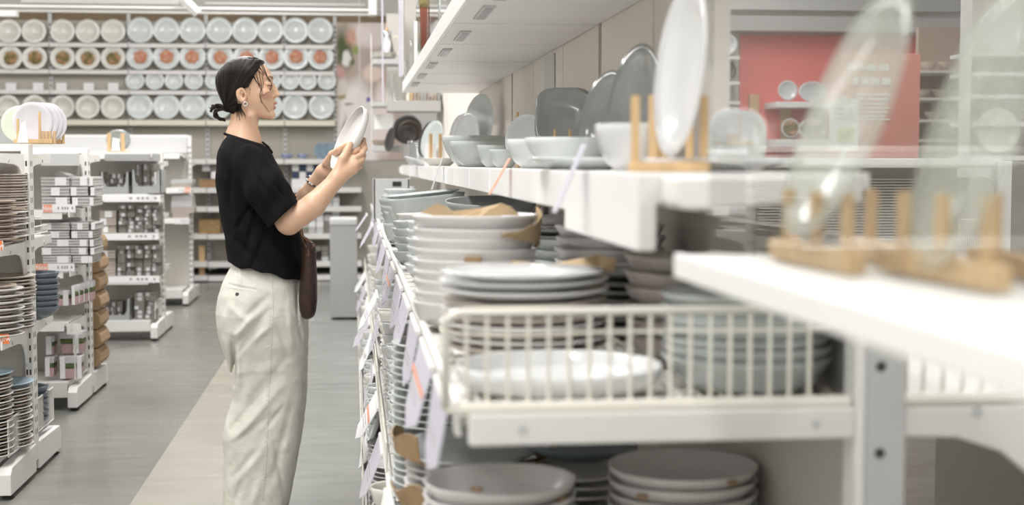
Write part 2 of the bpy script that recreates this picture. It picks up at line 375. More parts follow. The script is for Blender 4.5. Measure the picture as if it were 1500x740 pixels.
# things on the wall shelving
_bb = lmesh('blue_bowl', pr_bowl(.145, .05), 'bluepat', 20)
for i, (u, w) in enumerate(((420, 1), (443, .9))):
    p = P(u, 233, 15.72); inst(_bb, 'patterned_bowl', (p.x, 15.75, wz(233)), None, ('left' if i == 0 else 'right') + ' blue patterned bowl on the upper shelf of the far wall unit', 'bowl', 'blue patterned bowls', scale=(w, w, 1.1))
_bp = lmesh('blue_plate', pr_plate(.18, .02), 'porc_blue', 20)
for i, u in enumerate((468, 478, 489)):
    p = P(u, 220, 15.8); inst(_bp, 'standing_plate', (p.x, 15.8, wz(233) + .088), (PI / 2 - .1, 0, PI / 2 - .9), '%s of three pale blue plates standing on the far shelf' % ('leftmost', 'middle', 'rightmost')[i], 'plate', 'blue plates standing on the far shelf')
k = 0
for r_ in range(2):
    for c in range(4):
        u0 = 428 + c * 10.5; v1 = 262 - r_ * 11
        wbox('patterned_box', u0, u0 + 9.8, v1 - 10.2, v1, 'navy' if (c + r_) % 2 == 0 else 'paper', '%s gift box, %s from left in the %s row under the blue bowls' % ('navy' if (c + r_) % 2 == 0 else 'white', cnt[c] if c else 'first', ('lower', 'upper')[r_]), 'box', grp='navy and white boxes')
wbox('carton', 427, 471, 262, 275, 'paper', 'long white carton under the navy and white boxes', 'box')
wbox('basket', 291, 322, 275 - 12, 274.6, 'wicker', 'brown wicker basket on the second shelf behind the woman', 'basket')
wbox('basket', 291, 322, 322, 342.6, 'wicker', 'taller brown wicker basket on the fourth shelf behind the woman', 'basket')
wbox('cutting_board', 291, 300, 360, 403, 'bamboo', 'pale wooden board leaning under the wicker baskets', 'board', Y=15.7, dep=.03)
_g = 0
for (u0, u1, v0, v1, nr, nc, nm) in ((455, 498, 282, 302.6, 3, 4, 'third'), (440, 498, 305, 342.6, 4, 5, 'fourth'), (450, 482, 360, 383.6, 3, 3, 'lowest'), (296, 322, 240, 262, 2, 2, 'upper left'), (306, 318, 385, 403.5, 2, 1, 'bottom left')):
    for r_ in range(nr):
        for c in range(nc):
            if random.random() < .08: continue
            du = (u1 - u0) / nc; dv = (v1 - v0) / nr
            wbox('textile_pack', u0 + c * du, u0 + (c + .92) * du, v0 + r_ * dv + .5, v0 + (r_ + 1) * dv, random.choice(['napkin', 'paper', 'napkin2', 'lightgrey']),
                 'folded patterned textile pack, %s row down, %s from left, %s shelf of far unit' % (('top', 'second', 'third', 'fourth')[r_], ('first', 'second', 'third', 'fourth', 'fifth')[c], nm), 'textile', grp='textile packs on the far wall unit')
# floral mural
def mural_mat():
    m = bpy.data.materials.new('floral_mural_print'); m.use_nodes = True; nt = m.node_tree; L = nt.links; bs = nt.nodes['Principled BSDF']; bs.inputs['Roughness'].default_value = .6
    tc = N(nt, 'ShaderNodeTexCoord'); nz = N(nt, 'ShaderNodeTexNoise'); nz.inputs['Scale'].default_value = 5; nz.inputs['Detail'].default_value = 5
    L.new(tc.outputs['Generated'], nz.inputs['Vector'])
    vm = N(nt, 'ShaderNodeVectorMath', operation='MULTIPLY_ADD'); vm.inputs[1].default_value = (.14, 0, .09); L.new(nz.outputs[1], vm.inputs[0]); L.new(tc.outputs['Generated'], vm.inputs[2])
    prev = None
    base = N(nt, 'ShaderNodeMix', data_type='RGBA'); base.inputs[6].default_value = (.42, .33, .28, 1); base.inputs[7].default_value = (.56, .46, .41, 1); L.new(nz.outputs[0], base.inputs[0]); prev = base.outputs[2]
    def blob(u, v, ru, rv, col, soft=.35):
        nonlocal prev
        cx = (u - 491) / 150; cz = (235 - v) / 202
        mp = N(nt, 'ShaderNodeMapping', vector_type='POINT'); mp.inputs['Location'].default_value = (-(cx + .07) / (ru / 150), 0, -(cz + .045) / (rv / 202)); mp.inputs['Scale'].default_value = (150 / ru, 0, 202 / rv)
        L.new(vm.outputs[0], mp.inputs[0])
        ln = N(nt, 'ShaderNodeVectorMath', operation='LENGTH'); L.new(mp.outputs[0], ln.inputs[0])
        mr = N(nt, 'ShaderNodeMapRange'); mr.inputs[1].default_value = 1; mr.inputs[2].default_value = 1 - soft; L.new(ln.outputs[1], mr.inputs[0])
        mx = N(nt, 'ShaderNodeMix', data_type='RGBA'); L.new(mr.outputs[0], mx.inputs[0]); L.new(prev, mx.inputs[6]); mx.inputs[7].default_value = (*col, 1); prev = mx.outputs[2]
    blob(540, 50, 45, 22, (.74, .66, .64)); blob(522, 200, 38, 92, (.84, .80, .78), .25); blob(502, 72, 17, 40, (.07, .10, .03), .6)
    blob(512, 55, 12, 18, (.62, .36, .27), .6); blob(530, 50, 14, 14, (.80, .72, .70)); blob(506, 85, 7, 14, (.80, .78, .76)); blob(519, 72, 7, 9, (.28, .34, .10), .6)
    blob(513, 90, 5, 8, (.12, .16, .05), .6); blob(498, 105, 9, 12, (.60, .35, .32), .5); blob(545, 108, 18, 15, (.80, .64, .58)); blob(500, 128, 12, 16, (.70, .65, .58))
    blob(499, 142, 9, 5, (.35, .30, .14), .6); blob(560, 175, 18, 60, (.85, .74, .71)); blob(537, 144, 3.5, 4.5, (.16, .10, .42), .4); blob(503, 190, 7, 30, (.46, .38, .38), .8); blob(510, 153, 9, 2.5, (.35, .28, .28), .5)
    L.new(prev, bs.inputs['Base Color']); return m
M['mural'] = mural_mat()
a = P(491, 33, FY); b = P(641, 235, FY)
MB().box(a.x + .01, b.x, FY - .03, FY - .005, b.z, a.z).build('floral_mural', 'mural', None, 'large pink and white flower photograph mural beside the plate wall', 'mural', bev=.002)
p = P(526, 0, 15.5); MB().tube([P(526, -20, 15.5), P(527, 180, 15.5)], .006, 5).build('hanging_rod', 'white', None, 'thin pale rod hanging in front of the flower mural', 'rod')

# ------------------------------------------------------------------ gondolas on the left
def bracket(mb, x, y0, z, dirn, L=.42):
    y = lambda t: y0 + dirn * t
    pts = [(y(0), z), (y(L), z), (y(L), z - .034), (y(.16), z - .042), (y(.09), z - .052), (y(.055), z - .072), (y(.032), z - .105), (y(.018), z - .14), (y(0), z - .15)]
    mb.prism(pts, x - .006, x + .001, 'x')
def gondola(name, label, X, Y, zt, front, back, Lx=2.4, ptop=None, far_len=.42):
    g = thing(name, label, 'shelving', (X, Y, 0))
    MB().box(X - .032, X, Y - .04, Y + .04, .06, zt).build('upright', 'white', g, bev=.003)
    s = MB()
    n = int((zt - .2) / .05)
    for k in range(n):
        z = .17 + k * .05
        for xx in (X - .027, X - .014): s.box(xx, xx + .007, Y - .0406, Y - .03, z, z + .022)
        for yy in (Y - .018, Y + .010): s.box(X - .01, X + .0006, yy, yy + .008, z, z + .022)
    s.build('upright_slot_shade', 'slot', g, kind='stuff')  # inlaid dark boxes stand in for shaded recesses
    MB().box(X - Lx, X - .034, Y - .012, Y + .012, .14, (ptop or zt) - .01).build('back_panel', 'greige', g)
    MB().box(X - Lx, X - .032, Y - .03, Y + .03, (ptop or zt) - .03, (ptop or zt)).build('top_rail', 'white', g, bev=.003)
    for dn, zs in ((-1, front), (1, back)):
        f = MB().prism([(Y + dn * .03, .02), (Y + dn * .47, .02), (Y + dn * .47, .10), (Y + dn * .44, .125), (Y + dn * .03, .135)], X - .045, X + .004, 'x').build('base_foot', 'white', g, bev=.004)
        MB().lathe([(0, 0), (.022, 0), (.022, .008), (.008, .012), (.008, .03), (0, .03)], 10, (X - .02, Y + dn * .42, 0)).build('levelling_foot', 'foot', f)
        sb = MB().box(X - Lx, X - .05, min(Y + dn * .02, Y + dn * .44), max(Y + dn * .02, Y + dn * .44), .135, .15)
        sb.box(X - Lx, X - .05, Y + dn * .44 - .004, Y + dn * .44 + .004, .07, .15); sb.build('base_shelf', 'white', g, bev=.002)
        for z, has_rail in zs:
            sh = MB().box(X - Lx, X - .04, min(Y + dn * .04, Y + dn * .43), max(Y + dn * .04, Y + dn * .43), z - .02, z)
            sh = sh.build('shelf', 'white', g, bev=.002)
            b_ = MB(); bracket(b_, X - .02, Y + dn * .04, z, dn); b_.build('bracket', 'white', sh)
            y = Y + dn * .435
            MB().box(X - Lx, X - .06, min(y, y - dn * -.006), max(y, y + dn * .006), z - .045, z + .004).build('shelf_front', 'white_cool', sh, bev=.001)
            MB().tube([(X - .02, Y + dn * .30, z - .028), (X - .016, Y + dn * .30, z - .028)], .007, 8).build('bolt', 'steel', sh)
    return g
G1 = gondola('shelving_unit', 'nearest white gondola shelving at left edge, holding beige plate stacks', -1.305, 5.98, 1.36, [(1.32, 0), (.965, 0), (.61, 0)], [(1.32, 0), (.97, 0), (.62, 0)])
G2 = gondola('shelving_unit', 'second white gondola from the front, filled with grey napkin packs', -1.432, 7.96, 1.365, [(1.33, 0), (1.04, 0), (.735, 0), (.46, 0)], [(1.33, 0), (.95, 0), (.6, 0)])
G3 = gondola('shelving_unit', 'third white gondola, holding grey crates of cutlery packs', -1.42, 10.9, 1.37, [(1.36, 0), (1.06, 0), (.775, 0), (.455, 0)], [(1.3, 0), (.9, 0), (.5, 0)])
G4 = gondola('shelving_unit', 'farthest white gondola with tall back panel, almost empty', -1.49, 13.45, 1.54, [(1.37, 0), (1.06, 0), (.79, 0)], [(1.3, 0), (.9, 0)], ptop=1.545)
MB().box(-4.2, -1.525, 13.40, 13.435, 1.38, 1.53).build('header_panel', 'header', G4, bev=.003)
def wire_panel(par, p0, p1, z0, z1, n, m='white', nm='wire_side'):
    b = MB(); p0 = Vector(p0); p1 = Vector(p1)
    b.tube([(p0.x, p0.y, z0), (p0.x, p0.y, z1), (p1.x, p1.y, z1), (p1.x, p1.y, z0)], .0035, 5)
    for i in range(1, n):
        q = p0.lerp(p1, i / n); b.tube([(q.x, q.y, z0), (q.x, q.y, z1)], .0014, 4)
    b.tube([(p0.x, p0.y, z0), (p1.x, p1.y, z0)], .003, 5)
    return b.build(nm, m, par, kind=None)
wire_panel(G1, (-1.32, 5.56, 0), (-1.32, 5.92, 0), .16, .30, 26)
wire_panel(G1, (-1.32, 6.05, 0), (-1.32, 6.38, 0), .16, .30, 24)
for z in (.985, .635):
    wire_panel(G1, (-1.36, 6.40, 0), (-1.75, 6.40, 0), z, z + .06, 14); wire_panel(G1, (-1.335, 6.1, 0), (-1.335, 6.4, 0), z, z + .03, 10)
wire_panel(G1, (-1.345, 5.62, 0), (-1.345, 5.92, 0), .97, 1.07, 14); wire_panel(G1, (-1.345, 5.62, 0), (-1.345, 5.92, 0), .615, .72, 14)
wire_panel(G2, (-1.45, 7.56, 0), (-1.45, 7.9, 0), .16, .33, 20); wire_panel(G3, (-1.44, 10.5, 0), (-1.44, 10.84, 0), .16, .28, 20)
MB().box(-1.436, -1.424, 10.55, 10.80, 1.10, 1.22).build('side_card', 'white_cool', G3)
# plate stacks on the first gondola
_b1 = lmesh('beige_plate', pr_plate(.27, .018), 'porc_beige', 36); _b2 = lmesh('beige_bowl', pr_bowl(.23, .045), 'porc_beige', 32)
_b3 = lmesh('tan_plate', pr_plate(.235, .018), 'porc_tan', 32); _b4 = lmesh('blue_top_plate', pr_plate(.25, .018), 'porc_blue', 32)
_b5 = lmesh('grey_rim_plate', pr_plate(.25, .018), 'porc_warm', 32); _b6 = lmesh('small_tan', pr_plate(.20, .016), 'porc_tan', 28)
def xat(u, Y): return P(u, 300, Y).x
SG = 'plates stacked on the nearest gondola'
def gst(me, u_right, R, Y, v_top, zb, dz, what, where, mats=None):
    x = xat(u_right, Y) - R; zt = P(u_right, v_top, Y).z; n = max(2, min(24, int(round((zt - zb) / dz))))
    return stack(me, 'stacked_plate', x, Y, zb + .001, n, (zt - zb) / n, what, where, SG, mats=mats, jit=.003)
gst(_b1, 41, .135, 5.86, 259, .965 + .115, .0105, 'beige plate', 'of the tall rear stack, upper shelf of nearest gondola')
gst(_b3, 38, .118, 5.82, 308, .965, .0115, 'brown-edged plate', 'of the middle pile, upper shelf of nearest gondola', [_b3, _b5])
gst(_b6, 17, .10, 5.62, 297, .965, .0115, 'brown-rimmed plate', 'of the front pile, upper shelf of nearest gondola', [_b6, _b3])
gst(_b1, 50, .135, 5.84, 405, .61 + .135, .014, 'wide beige plate', 'lying on the rear pile, middle shelf of nearest gondola')
gst(_b3, 45, .118, 5.83, 425, .61, .0115, 'brown-edged plate', 'of the rear pile, middle shelf of nearest gondola', [_b3, _b5])
gst(_b6, 22, .10, 5.62, 419, .61, .0125, 'pale-rimmed plate', 'of the front pile, middle shelf of nearest gondola', [_b5, _b6])
z = gst(_b5, 41, .125, 5.80, 568, .15, .0125, 'grey-rimmed plate', 'of the rear pile, bottom shelf of nearest gondola', [_b5, _b3])
inst(_b4, 'stacked_plate', (xat(44, 5.80) - .125, 5.80, z + .02), None, 'light blue plate on top of rear pile, bottom shelf of nearest gondola', 'plate', SG)
z = gst(_b5, 13, .125, 5.60, 553, .15, .0125, 'brown-rimmed plate', 'of the front pile, bottom shelf of nearest gondola', [_b5, _b3])
inst(_b4, 'stacked_plate', (xat(13, 5.60) - .125, 5.60, z + .016), None, 'light blue plate on top of front pile, bottom shelf of nearest gondola', 'plate', SG)
_dk = lmesh('dark_bowl', pr_bowl(.19, .05), 'porc_slate', 28)
stack(_dk, 'dark_bowl', xat(78, 6.25) - .07, 6.22, .625, 7, .024, 'slate blue bowl', 'of the dark stack behind the nearest upright', 'dark bowls behind the nearest upright', 'bowl')
stack(_dk, 'dark_bowl', xat(73, 6.3) - .10, 6.22, .151, 6, .026, 'slate blue bowl', 'of the bottom dark stack behind the nearest upright', 'dark bowls on the bottom shelf', 'bowl')
# rail labels
def rail_label(par, x0, x1, y, z0, z1, newtag=None, orange='orange', nm='price_label'):
    lb = MB().box(x0, x1, y - .002, y, z0, z1).build(nm, 'paper', par)
    w_ = x1 - x0; h = z1 - z0
    d = MB()
    for i, fx in enumerate((.45, .58, .66, .74, .88)):
        d.box(x0 + w_ * fx, x0 + w_ * (fx + .05), y - .0026, y - .002, z0 + h * .35, z0 + h * .7)
    d.build('printed_lines', 'inkgrey', lb, kind='stuff')
    if newtag is not None:
        a_, b_ = newtag
        og = MB().box(a_, b_, y - .0032, y - .002, z0, z1).build('orange_tag', orange, lb)
        rt = Vector((0, 0, 0)); q = par
        while q: rt += q.location; q = q.parent
        o = inst(textmesh('New', 'white_cool', h * .75), 'lettering', Vector(((a_ + b_) / 2, y - .0036, (z0 + z1) / 2)) - rt, (PI / 2, 0, 0)); o.parent = par
def zp(v, Y, u=100): return P(u, v, Y).z
y = 5.98 - .436
rail_label(G1, xat(-60, y), xat(10, y), y - .008, zp(502, y), zp(488, y), (xat(-7, y), xat(10, y)))
rail_label(G1, xat(-60, y), xat(4, y), y - .008, zp(366, y), zp(352, y), (xat(-12, y), xat(3, y)))
y = 7.96 - .436
rail_label(G2, xat(63, y), xat(111, y), y - .008, zp(311, y), zp(299.5, y), (xat(64, y), xat(77, y)), 'orange_soft')
rail_label(G2, xat(62, y), xat(108, y), y - .008, zp(397.5, y), zp(386, y), (xat(50, y), xat(69, y)), 'orange_soft')
MB().box(xat(63, y), xat(119, y), y - .03, y - .024, zp(243, y), zp(225, y)).build('hanging_sign_plate', 'lightgrey', G2, bev=.002)
MB().box(xat(95, y), xat(116, y), y - .012, y - .006, .40, .455).build('shelf_card', 'white_cool', G2)
y = 10.9 - .436
rail_label(G3, xat(152, y), xat(236, y), y - .008, zp(296, y), zp(286, y)); rail_label(G3, xat(150, y), xat(232, y), y - .008, zp(352, y), zp(342, y)); rail_label(G3, xat(152, y), xat(232, y), y - .008, zp(415, y), zp(405, y))
MB().box(xat(155, y), xat(236, y), y - .01, y - .004, zp(236, y), zp(225.5, y)).build('hanging_sign_plate', 'grey', G3, bev=.002)
y = 13.45 - .436
rail_label(G4, xat(249, y), xat(280, y), y - .008, zp(283, y), zp(275, y), (xat(271, y), xat(279, y)), 'orange_soft'); rail_label(G4, xat(255, y), xat(277, y), y - .008, zp(329, y), zp(320, y))
# top of the first gondola: bamboo rack of lilac plates
rk = thing('plate_rack', 'bamboo rack of lilac plates standing on top of the nearest gondola', 'rack', (xat(58, 6.1), 6.1, 1.36))
zr = 1.363
MB().box(xat(30, 6.1), xat(86, 6.1), 6.0, 6.015, zr, zr + .018).build('rail', 'bamboo', rk, bev=.002); MB().box(xat(30, 6.1), xat(86, 6.1), 6.18, 6.195, zr, zr + .018).build('rail', 'bamboo', rk, bev=.002)
for u, h in ((28, .10), (60, .13), (65, .05), (70, .05), (75, .05), (81, .05)):
    MB().tube([(xat(u, 6.0), 6.0075, zr), (xat(u, 6.0), 6.0075, zr + h)], .006, 6).build('peg', 'bamboo', rk); MB().tube([(xat(u, 6.0), 6.187, zr), (xat(u, 6.0), 6.187, zr + h)], .006, 6).build('peg', 'bamboo', rk)
_li = lmesh('lilac_plate', pr_plate(.165, .014), 'porc_lilac', 36); _gp = lmesh('green_plate', pr_plate(.155, .014), 'porc_green', 36)
for i, u in enumerate((49, 56, 61, 66)):
    inst(_li, 'standing_plate', (xat(u, 6.09), 6.09 + i * .02, zr + .088), (PI / 2 - .08, 0, .5), 'lilac grey plate, %s in the bamboo rack on the nearest gondola' % ('front', 'second', 'third', 'rear')[i], 'plate', 'lilac plates in the rack')
inst(_gp, 'standing_plate', (xat(32, 6.2), 6.2, zr + .082), (PI / 2 - .08, 0, .3), 'pale green plate behind the lilac plates on the nearest gondola', 'plate')
a = P(-30, 173, 6.4); b = P(37, 211, 6.4); MB().box(a.x, b.x, 6.4, 6.42, b.z, a.z).build('grey_board', 'grey', None, 'dark grey board standing behind the pale green plate at far left', 'board')
MB().add([(xat(27, 5.97), 5.97, 1.365), (xat(44, 5.97), 5.96, 1.365), (xat(38, 5.97), 5.98, 1.365 + .09), (xat(31, 5.97), 5.985, 1.365 + .07)], [(0, 1, 2, 3)]).build('price_tag', 'paper', None, 'small white card leaning before the lilac plates', 'card')
# top of the third gondola: dark plates in a small rack
rk = thing('plate_rack', 'small bamboo rack on top of the third gondola', 'rack', (xat(174, 10.6), 10.7, 1.375))
for u in (161, 181): MB().box(xat(u, 10.6) - .013, xat(u, 10.6) + .013, 10.6, 10.62, 1.372, 1.372 + .13).build('post', 'bamboo', rk, bev=.002)
MB().box(xat(158, 10.6), xat(188, 10.6), 10.6, 10.76, 1.362, 1.374).build('base', 'bamboo', rk, bev=.002)
_gr = lmesh('grey_green_plate', pr_plate(.155, .014), 'porc_grey', 28)
for i in range(2): inst(_gr, 'standing_plate', (xat(173 + i * 3, 10.65), 10.66 + i * .03, 1.374 + .078), (PI / 2 - .1, 0, .15), '%s grey-green plate in the small rack on the third gondola' % ('front', 'rear')[i], 'plate')
a = P(164, 206, 10.6); MB().add([(a.x, 10.59, 1.376), (a.x + .06, 10.58, 1.376), (a.x + .045, 10.6, 1.46), (a.x + .005, 10.6, 1.47)], [(0, 1, 2, 3)]).build('price_tag', 'paper', None, 'small white card leaning on the grey-green plates', 'card')
# napkin packs on the second gondola
def pack(u0, u1, v0, v1, Y, dep, label, group, m='napkin', lab=(.6, .9), nm='napkin_pack', cat='napkins', rot=0):
    a = P(u0, v0, Y); b = P(u1, v1, Y)
    g = thing(nm, label, cat, ((a.x + b.x) / 2, Y + dep / 2, b.z), group)
    bb = MB(); n = 3; hh = (a.z - b.z)
    for i in range(n): bb.box(a.x + .001 * (i % 2), b.x - .001 * (i % 2), Y, Y + dep, b.z + hh * i / n, b.z + hh * (i + .86) / n)
    bb.build('bundle', m, g, bev=.002)
    if lab: MB().box(a.x + (b.x - a.x) * lab[0], a.x + (b.x - a.x) * lab[1], Y - .0015, Y, b.z + hh * .05, a.z - hh * .1).build('paper_label', 'film' if m == 'napkin2' else 'paper', g)
    return g
NG = 'napkin packs on the second gondola'
for s_i, (vt, vb, rows_, nm_) in enumerate(((258, 302, 3, 'upper'), (325, 386, 5, 'middle'))):
    for r_ in range(rows_):
        dv = (vb - vt) / rows_
        for c, (u0, u1) in enumerate(((61, 103), (104, 130), (131, 138))):
            off = random.uniform(-2, 2)
            pack(u0 + off, u1 + off, vt + r_ * dv + .8, vt + (r_ + 1) * dv - .2, 7.56, .26, 'grey napkin pack, %s row down, %s from left, %s shelf of second gondola' % (('top', 'second', 'third', 'fourth', 'fifth')[r_], ('first', 'second', 'third')[c], nm_), NG, lab=random.choice([(.03, .35), (.5, .9), (.35, .65)]) if c < 2 else (.1, .9))
a = P(84, 252, 7.6); MB().prism([(xat(82, 7.6), zp(258, 7.6)), (xat(104, 7.6), zp(258, 7.6)), (xat(88, 7.6), zp(251, 7.6)), (xat(85, 7.6), zp(251.5, 7.6))], 7.58, 7.75, 'y').build('folded_pack', 'grey', None, 'dark grey pack lying loose on the topmost napkin row', 'napkins')
# pouches with green and pink stripes
def pouch(u0, u1, v0, v1, Y, label, lean=0, tags=((.55, .8),)):
    a = P(u0, v0, Y); b = P(u1, v1, Y); w_ = b.x - a.x; h = a.z - b.z
    g = thing('textile_pouch', label, 'pouch', ((a.x + b.x) / 2, Y + .04, b.z), 'striped pouches on the second gondola')
    def lay(z0, z1, m, nm, gr=0):
        vs = []; n = 5
        mb = MB()
        for i in range(3):
            pass
        x0 = a.x - gr; x1 = b.x + gr
        mb.prism([(x0 + .25 * w_ * (1 - z0) * .4, b.z + h * z0), (x1 - .25 * w_ * (1 - z0) * .4, b.z + h * z0), (x1 - .25 * w_ * (1 - z1) * .4, b.z + h * z1), (x0 + .25 * w_ * (1 - z1) * .4, b.z + h * z1)], Y - gr, Y + .09, 'y')
        o = mb.build(nm, m, g, bev=.006)
    lay(0, .45, 'pink', 'pink_layer'); lay(.455, .66, 'green', 'green_layer'); lay(.665, 1.0, 'film', 'pale_layer')
    for t0, t1 in tags: MB().box(a.x + w_ * t0, a.x + w_ * t1, Y - .005, Y - .003, b.z + h * .02, b.z + h * .98).build('hang_tag', 'paper', g)
pouch(81, 104, 425, 448, 7.6, 'pink and green striped pouch, left end of third shelf, second gondola', tags=((.5, .85),))
for i, u in enumerate((105, 112, 119, 126)):
    pouch(u, u + 10, 418 - i * 2, 447 - i * 2, 7.56 + i * .03, 'pink and green striped pouch, %s of the four leaning on second gondola' % ('first', 'second', 'third', 'last')[i], tags=((.0, .5),))
pouch(66, 80, 492, 520, 7.62, 'striped pouch at left of upper pair, bottom shelf of second gondola', tags=((.1, .7),)); pouch(86, 124, 486, 518, 7.62, 'wide striped pouch on top, bottom shelf of second gondola', tags=((.55, .78),))
pouch(66, 80, 523, 552, 7.58, 'striped pouch at lower left, bottom shelf of second gondola', tags=((.0, .5),)); pouch(86, 120, 522, 555, 7.58, 'wide striped pouch at the bottom right of second gondola', tags=((.05, .28), (.8, 1.0)))
# cardboard trays behind the second gondola
for i in range(7):
    z0 = .15 + i * .105
    MB().prism([(-1.60, z0), (-1.426, z0), (-1.405 + .006 * (i % 2), z0 + .03), (-1.408, z0 + .07), (-1.426, z0 + .098), (-1.60, z0 + .098)], 8.08, 8.36, 'y').build('cardboard_tray', 'card', None, 'brown cardboard tray, %s in the column behind second gondola' % (('bottom', 'second from bottom', 'third from bottom', 'fourth from bottom', 'third from top', 'second from top', 'top')[i]), 'carton', 'cardboard trays', bev=.004)
# crates and cutlery packs on the third gondola
def crate(u0, u1, v0, v1, Y, label):
    a = P(u0, v0, Y); b = P(u1, v1, Y); w_ = b.x - a.x; h = a.z - b.z
    g = thing('display_crate', label, 'crate', ((a.x + b.x) / 2, Y + .12, b.z))
    MB().box(a.x, b.x, Y, Y + .008, b.z, b.z + h * .34).build('front', 'grey', g, bev=.002)
    MB().prism([(a.x, b.z + h * .34), (a.x + w_ * .22, b.z + h * .34), (a.x + w_ * .13, b.z + h * .55), (a.x + w_ * .1, a.z), (a.x, a.z)], Y, Y + .008, 'y').build('front_corner', 'grey', g)
    MB().prism([(b.x, b.z + h * .34), (b.x - w_ * .22, b.z + h * .34), (b.x - w_ * .13, b.z + h * .55), (b.x - w_ * .1, a.z), (b.x, a.z)], Y, Y + .008, 'y').build('front_corner', 'grey', g)
    MB().box(a.x, a.x + .008, Y, Y + .28, b.z, a.z).build('side', 'grey', g); MB().box(b.x - .008, b.x, Y, Y + .28, b.z, a.z).build('side', 'grey', g)
    MB().box(a.x, b.x, Y, Y + .28, b.z, b.z + .008).build('bottom', 'grey', g)
def vpacks(u0, u1, v0, v1, Y, nc, nr, where, m='napkin2'):
    du = (u1 - u0) / nc; dv = (v1 - v0) / nr
    for c in range(nc):
        for r_ in range(nr):
            pack(u0 + c * du, u0 + (c + .94) * du, v0 + r_ * dv + .3, v0 + (r_ + 1) * dv, Y + random.uniform(0, .04), .16, 'dark cutlery pack, %s down in %s column, %s' % (('top', 'second', 'third', 'fourth', 'fifth', 'sixth', 'seventh')[r_], ('first', 'second', 'third', 'fourth', 'fifth')[c], where), 'cutlery packs on the third gondola', m, lab=random.choice([(.0, .4), (.3, .75), (.2, .5), None, None]), nm='cutlery_pack', cat='cutlery')
crate(146, 190, 252, 285, 10.5, 'left grey crate on upper shelf of the third gondola'); crate(192, 236, 249, 285, 10.5, 'right grey crate on upper shelf of the third gondola')
vpacks(152, 182, 254, 276, 10.58, 3, 3, 'left upper crate, third gondola'); vpacks(198, 232, 240, 276, 10.6, 3, 4, 'right upper crate, third gondola')
vpacks(146, 172, 308, 341, 10.52, 1, 3, 'left on middle shelf, third gondola', 'porc_beige'); vpacks(174, 236, 300, 341, 10.5, 5, 7, 'middle shelf, third gondola')
vpacks(146, 171, 366, 404, 10.52, 1, 3, 'left on lower shelf, third gondola', 'porc_beige'); vpacks(172, 236, 359, 404, 10.5, 5, 7, 'lower shelf, third gondola')
crate(148, 192, 438, 474, 10.48, 'grey crate on the bottom shelf of the third gondola'); vpacks(153, 180, 442, 464, 10.56, 3, 3, 'bottom crate, third gondola')
vpacks(197, 229, 428, 473, 10.5, 2, 7, 'bottom stack beside crate, third gondola')
g_ = 0
for (u0, u1, v0, v1, nr, nm_) in ((250, 282, 263, 274.6, 2, 'upper'), (250, 284, 286, 312, 3, 'middle'), (252, 278, 312, 318.8, 1, 'lower')):
    for r_ in range(nr):
        dv = (v1 - v0) / nr
        pack(u0 + random.uniform(0, 2), u1 - random.uniform(0, 4), v0 + r_ * dv + .3, v0 + (r_ + 1) * dv, 13.05, .25, 'flat grey place mat pile, %s layer, %s group on farthest gondola' % (('top', 'second', 'third')[r_], nm_), 'place mat piles', random.choice(['napkin', 'porc_beige', 'lightgrey']), lab=None, nm='place_mat_pile', cat='place mat')
# grey bin
g = thing('grey_cabinet', 'tall grey cabinet with white top standing at the aisle end', 'cabinet', (P(503, 467, 11.9).x, 11.9, 0))
a = P(483, 320, 11.7); b = P(524, 466, 11.7)
MB().box(a.x, b.x, 11.7, 12.1, .02, a.z - .06).build('body', 'greybox', g, bev=.004); MB().box(a.x - .004, b.x + .004, 11.69, 12.11, a.z - .06, a.z).build('top', 'lightgrey', g, bev=.015); MB().box(a.x + .02, b.x - .02, 11.72, 12.08, 0, .02).build('plinth', 'dark', g)
# ------------------------------------------------------------------ right-hand shelving
WX = .77; XF = .15; YE = 2.05; Z1 = .926; ZC = 1.266; CX = .41; ZU = 1.717; UX = .30
rg = thing('display_shelving', 'long white shelving run along the right side of the aisle', 'shelving', (.5, YE, 0))
# back wall panels
seams = [3.02, 3.63, 4.46, 5.23, 6.1, 6.95, 7.8, 8.76, 9.7, 10.8, 11.8, 12.7]
for i in range(len(seams) - 1):
    MB().box(WX, WX + .015, seams[i] + .006, seams[i + 1] - (.055 if i in (1, 4, 9) else .006), ZC - .1, 2.6).build('wall_panel', 'walls', rg, bev=.002)
MB().box(WX - .001, WX + .035, 3.0, 3.018, ZC - .1, 2.6).build('end_trim', 'walls', rg, bev=.002)
MB().box(WX + .02, WX + .03, 3.025, 12.7, ZC - .1, 2.6).build('dark_backing', 'dark', rg)
MB().box(WX, WX + .02, YE, 12.7, .12, ZC - .1).build('lower_back_panel', 'greige', rg)
up = MB().box(.752, .815, YE - .03, YE, 0, 1.132).build('upright', 'lightgrey', rg, bev=.004)  # grey colour stands for the shade on the white post's face
MB().box(.735, .752, YE - .034, YE + .02, 0, 1.132).build('upright_lit_strip', 'white_cool', rg, bev=.005)  # white strip painted in as the lit edge of the post
for z in (1.105, .98, .85, .72, .59): MB().tube([P(0, 0, 1) * 0 + Vector((.775, YE - .0312, z)), (.775, YE - .029, z)], .008, 10).build('slot_hole_shade', 'slot', up)  # dark discs stand for the shaded holes
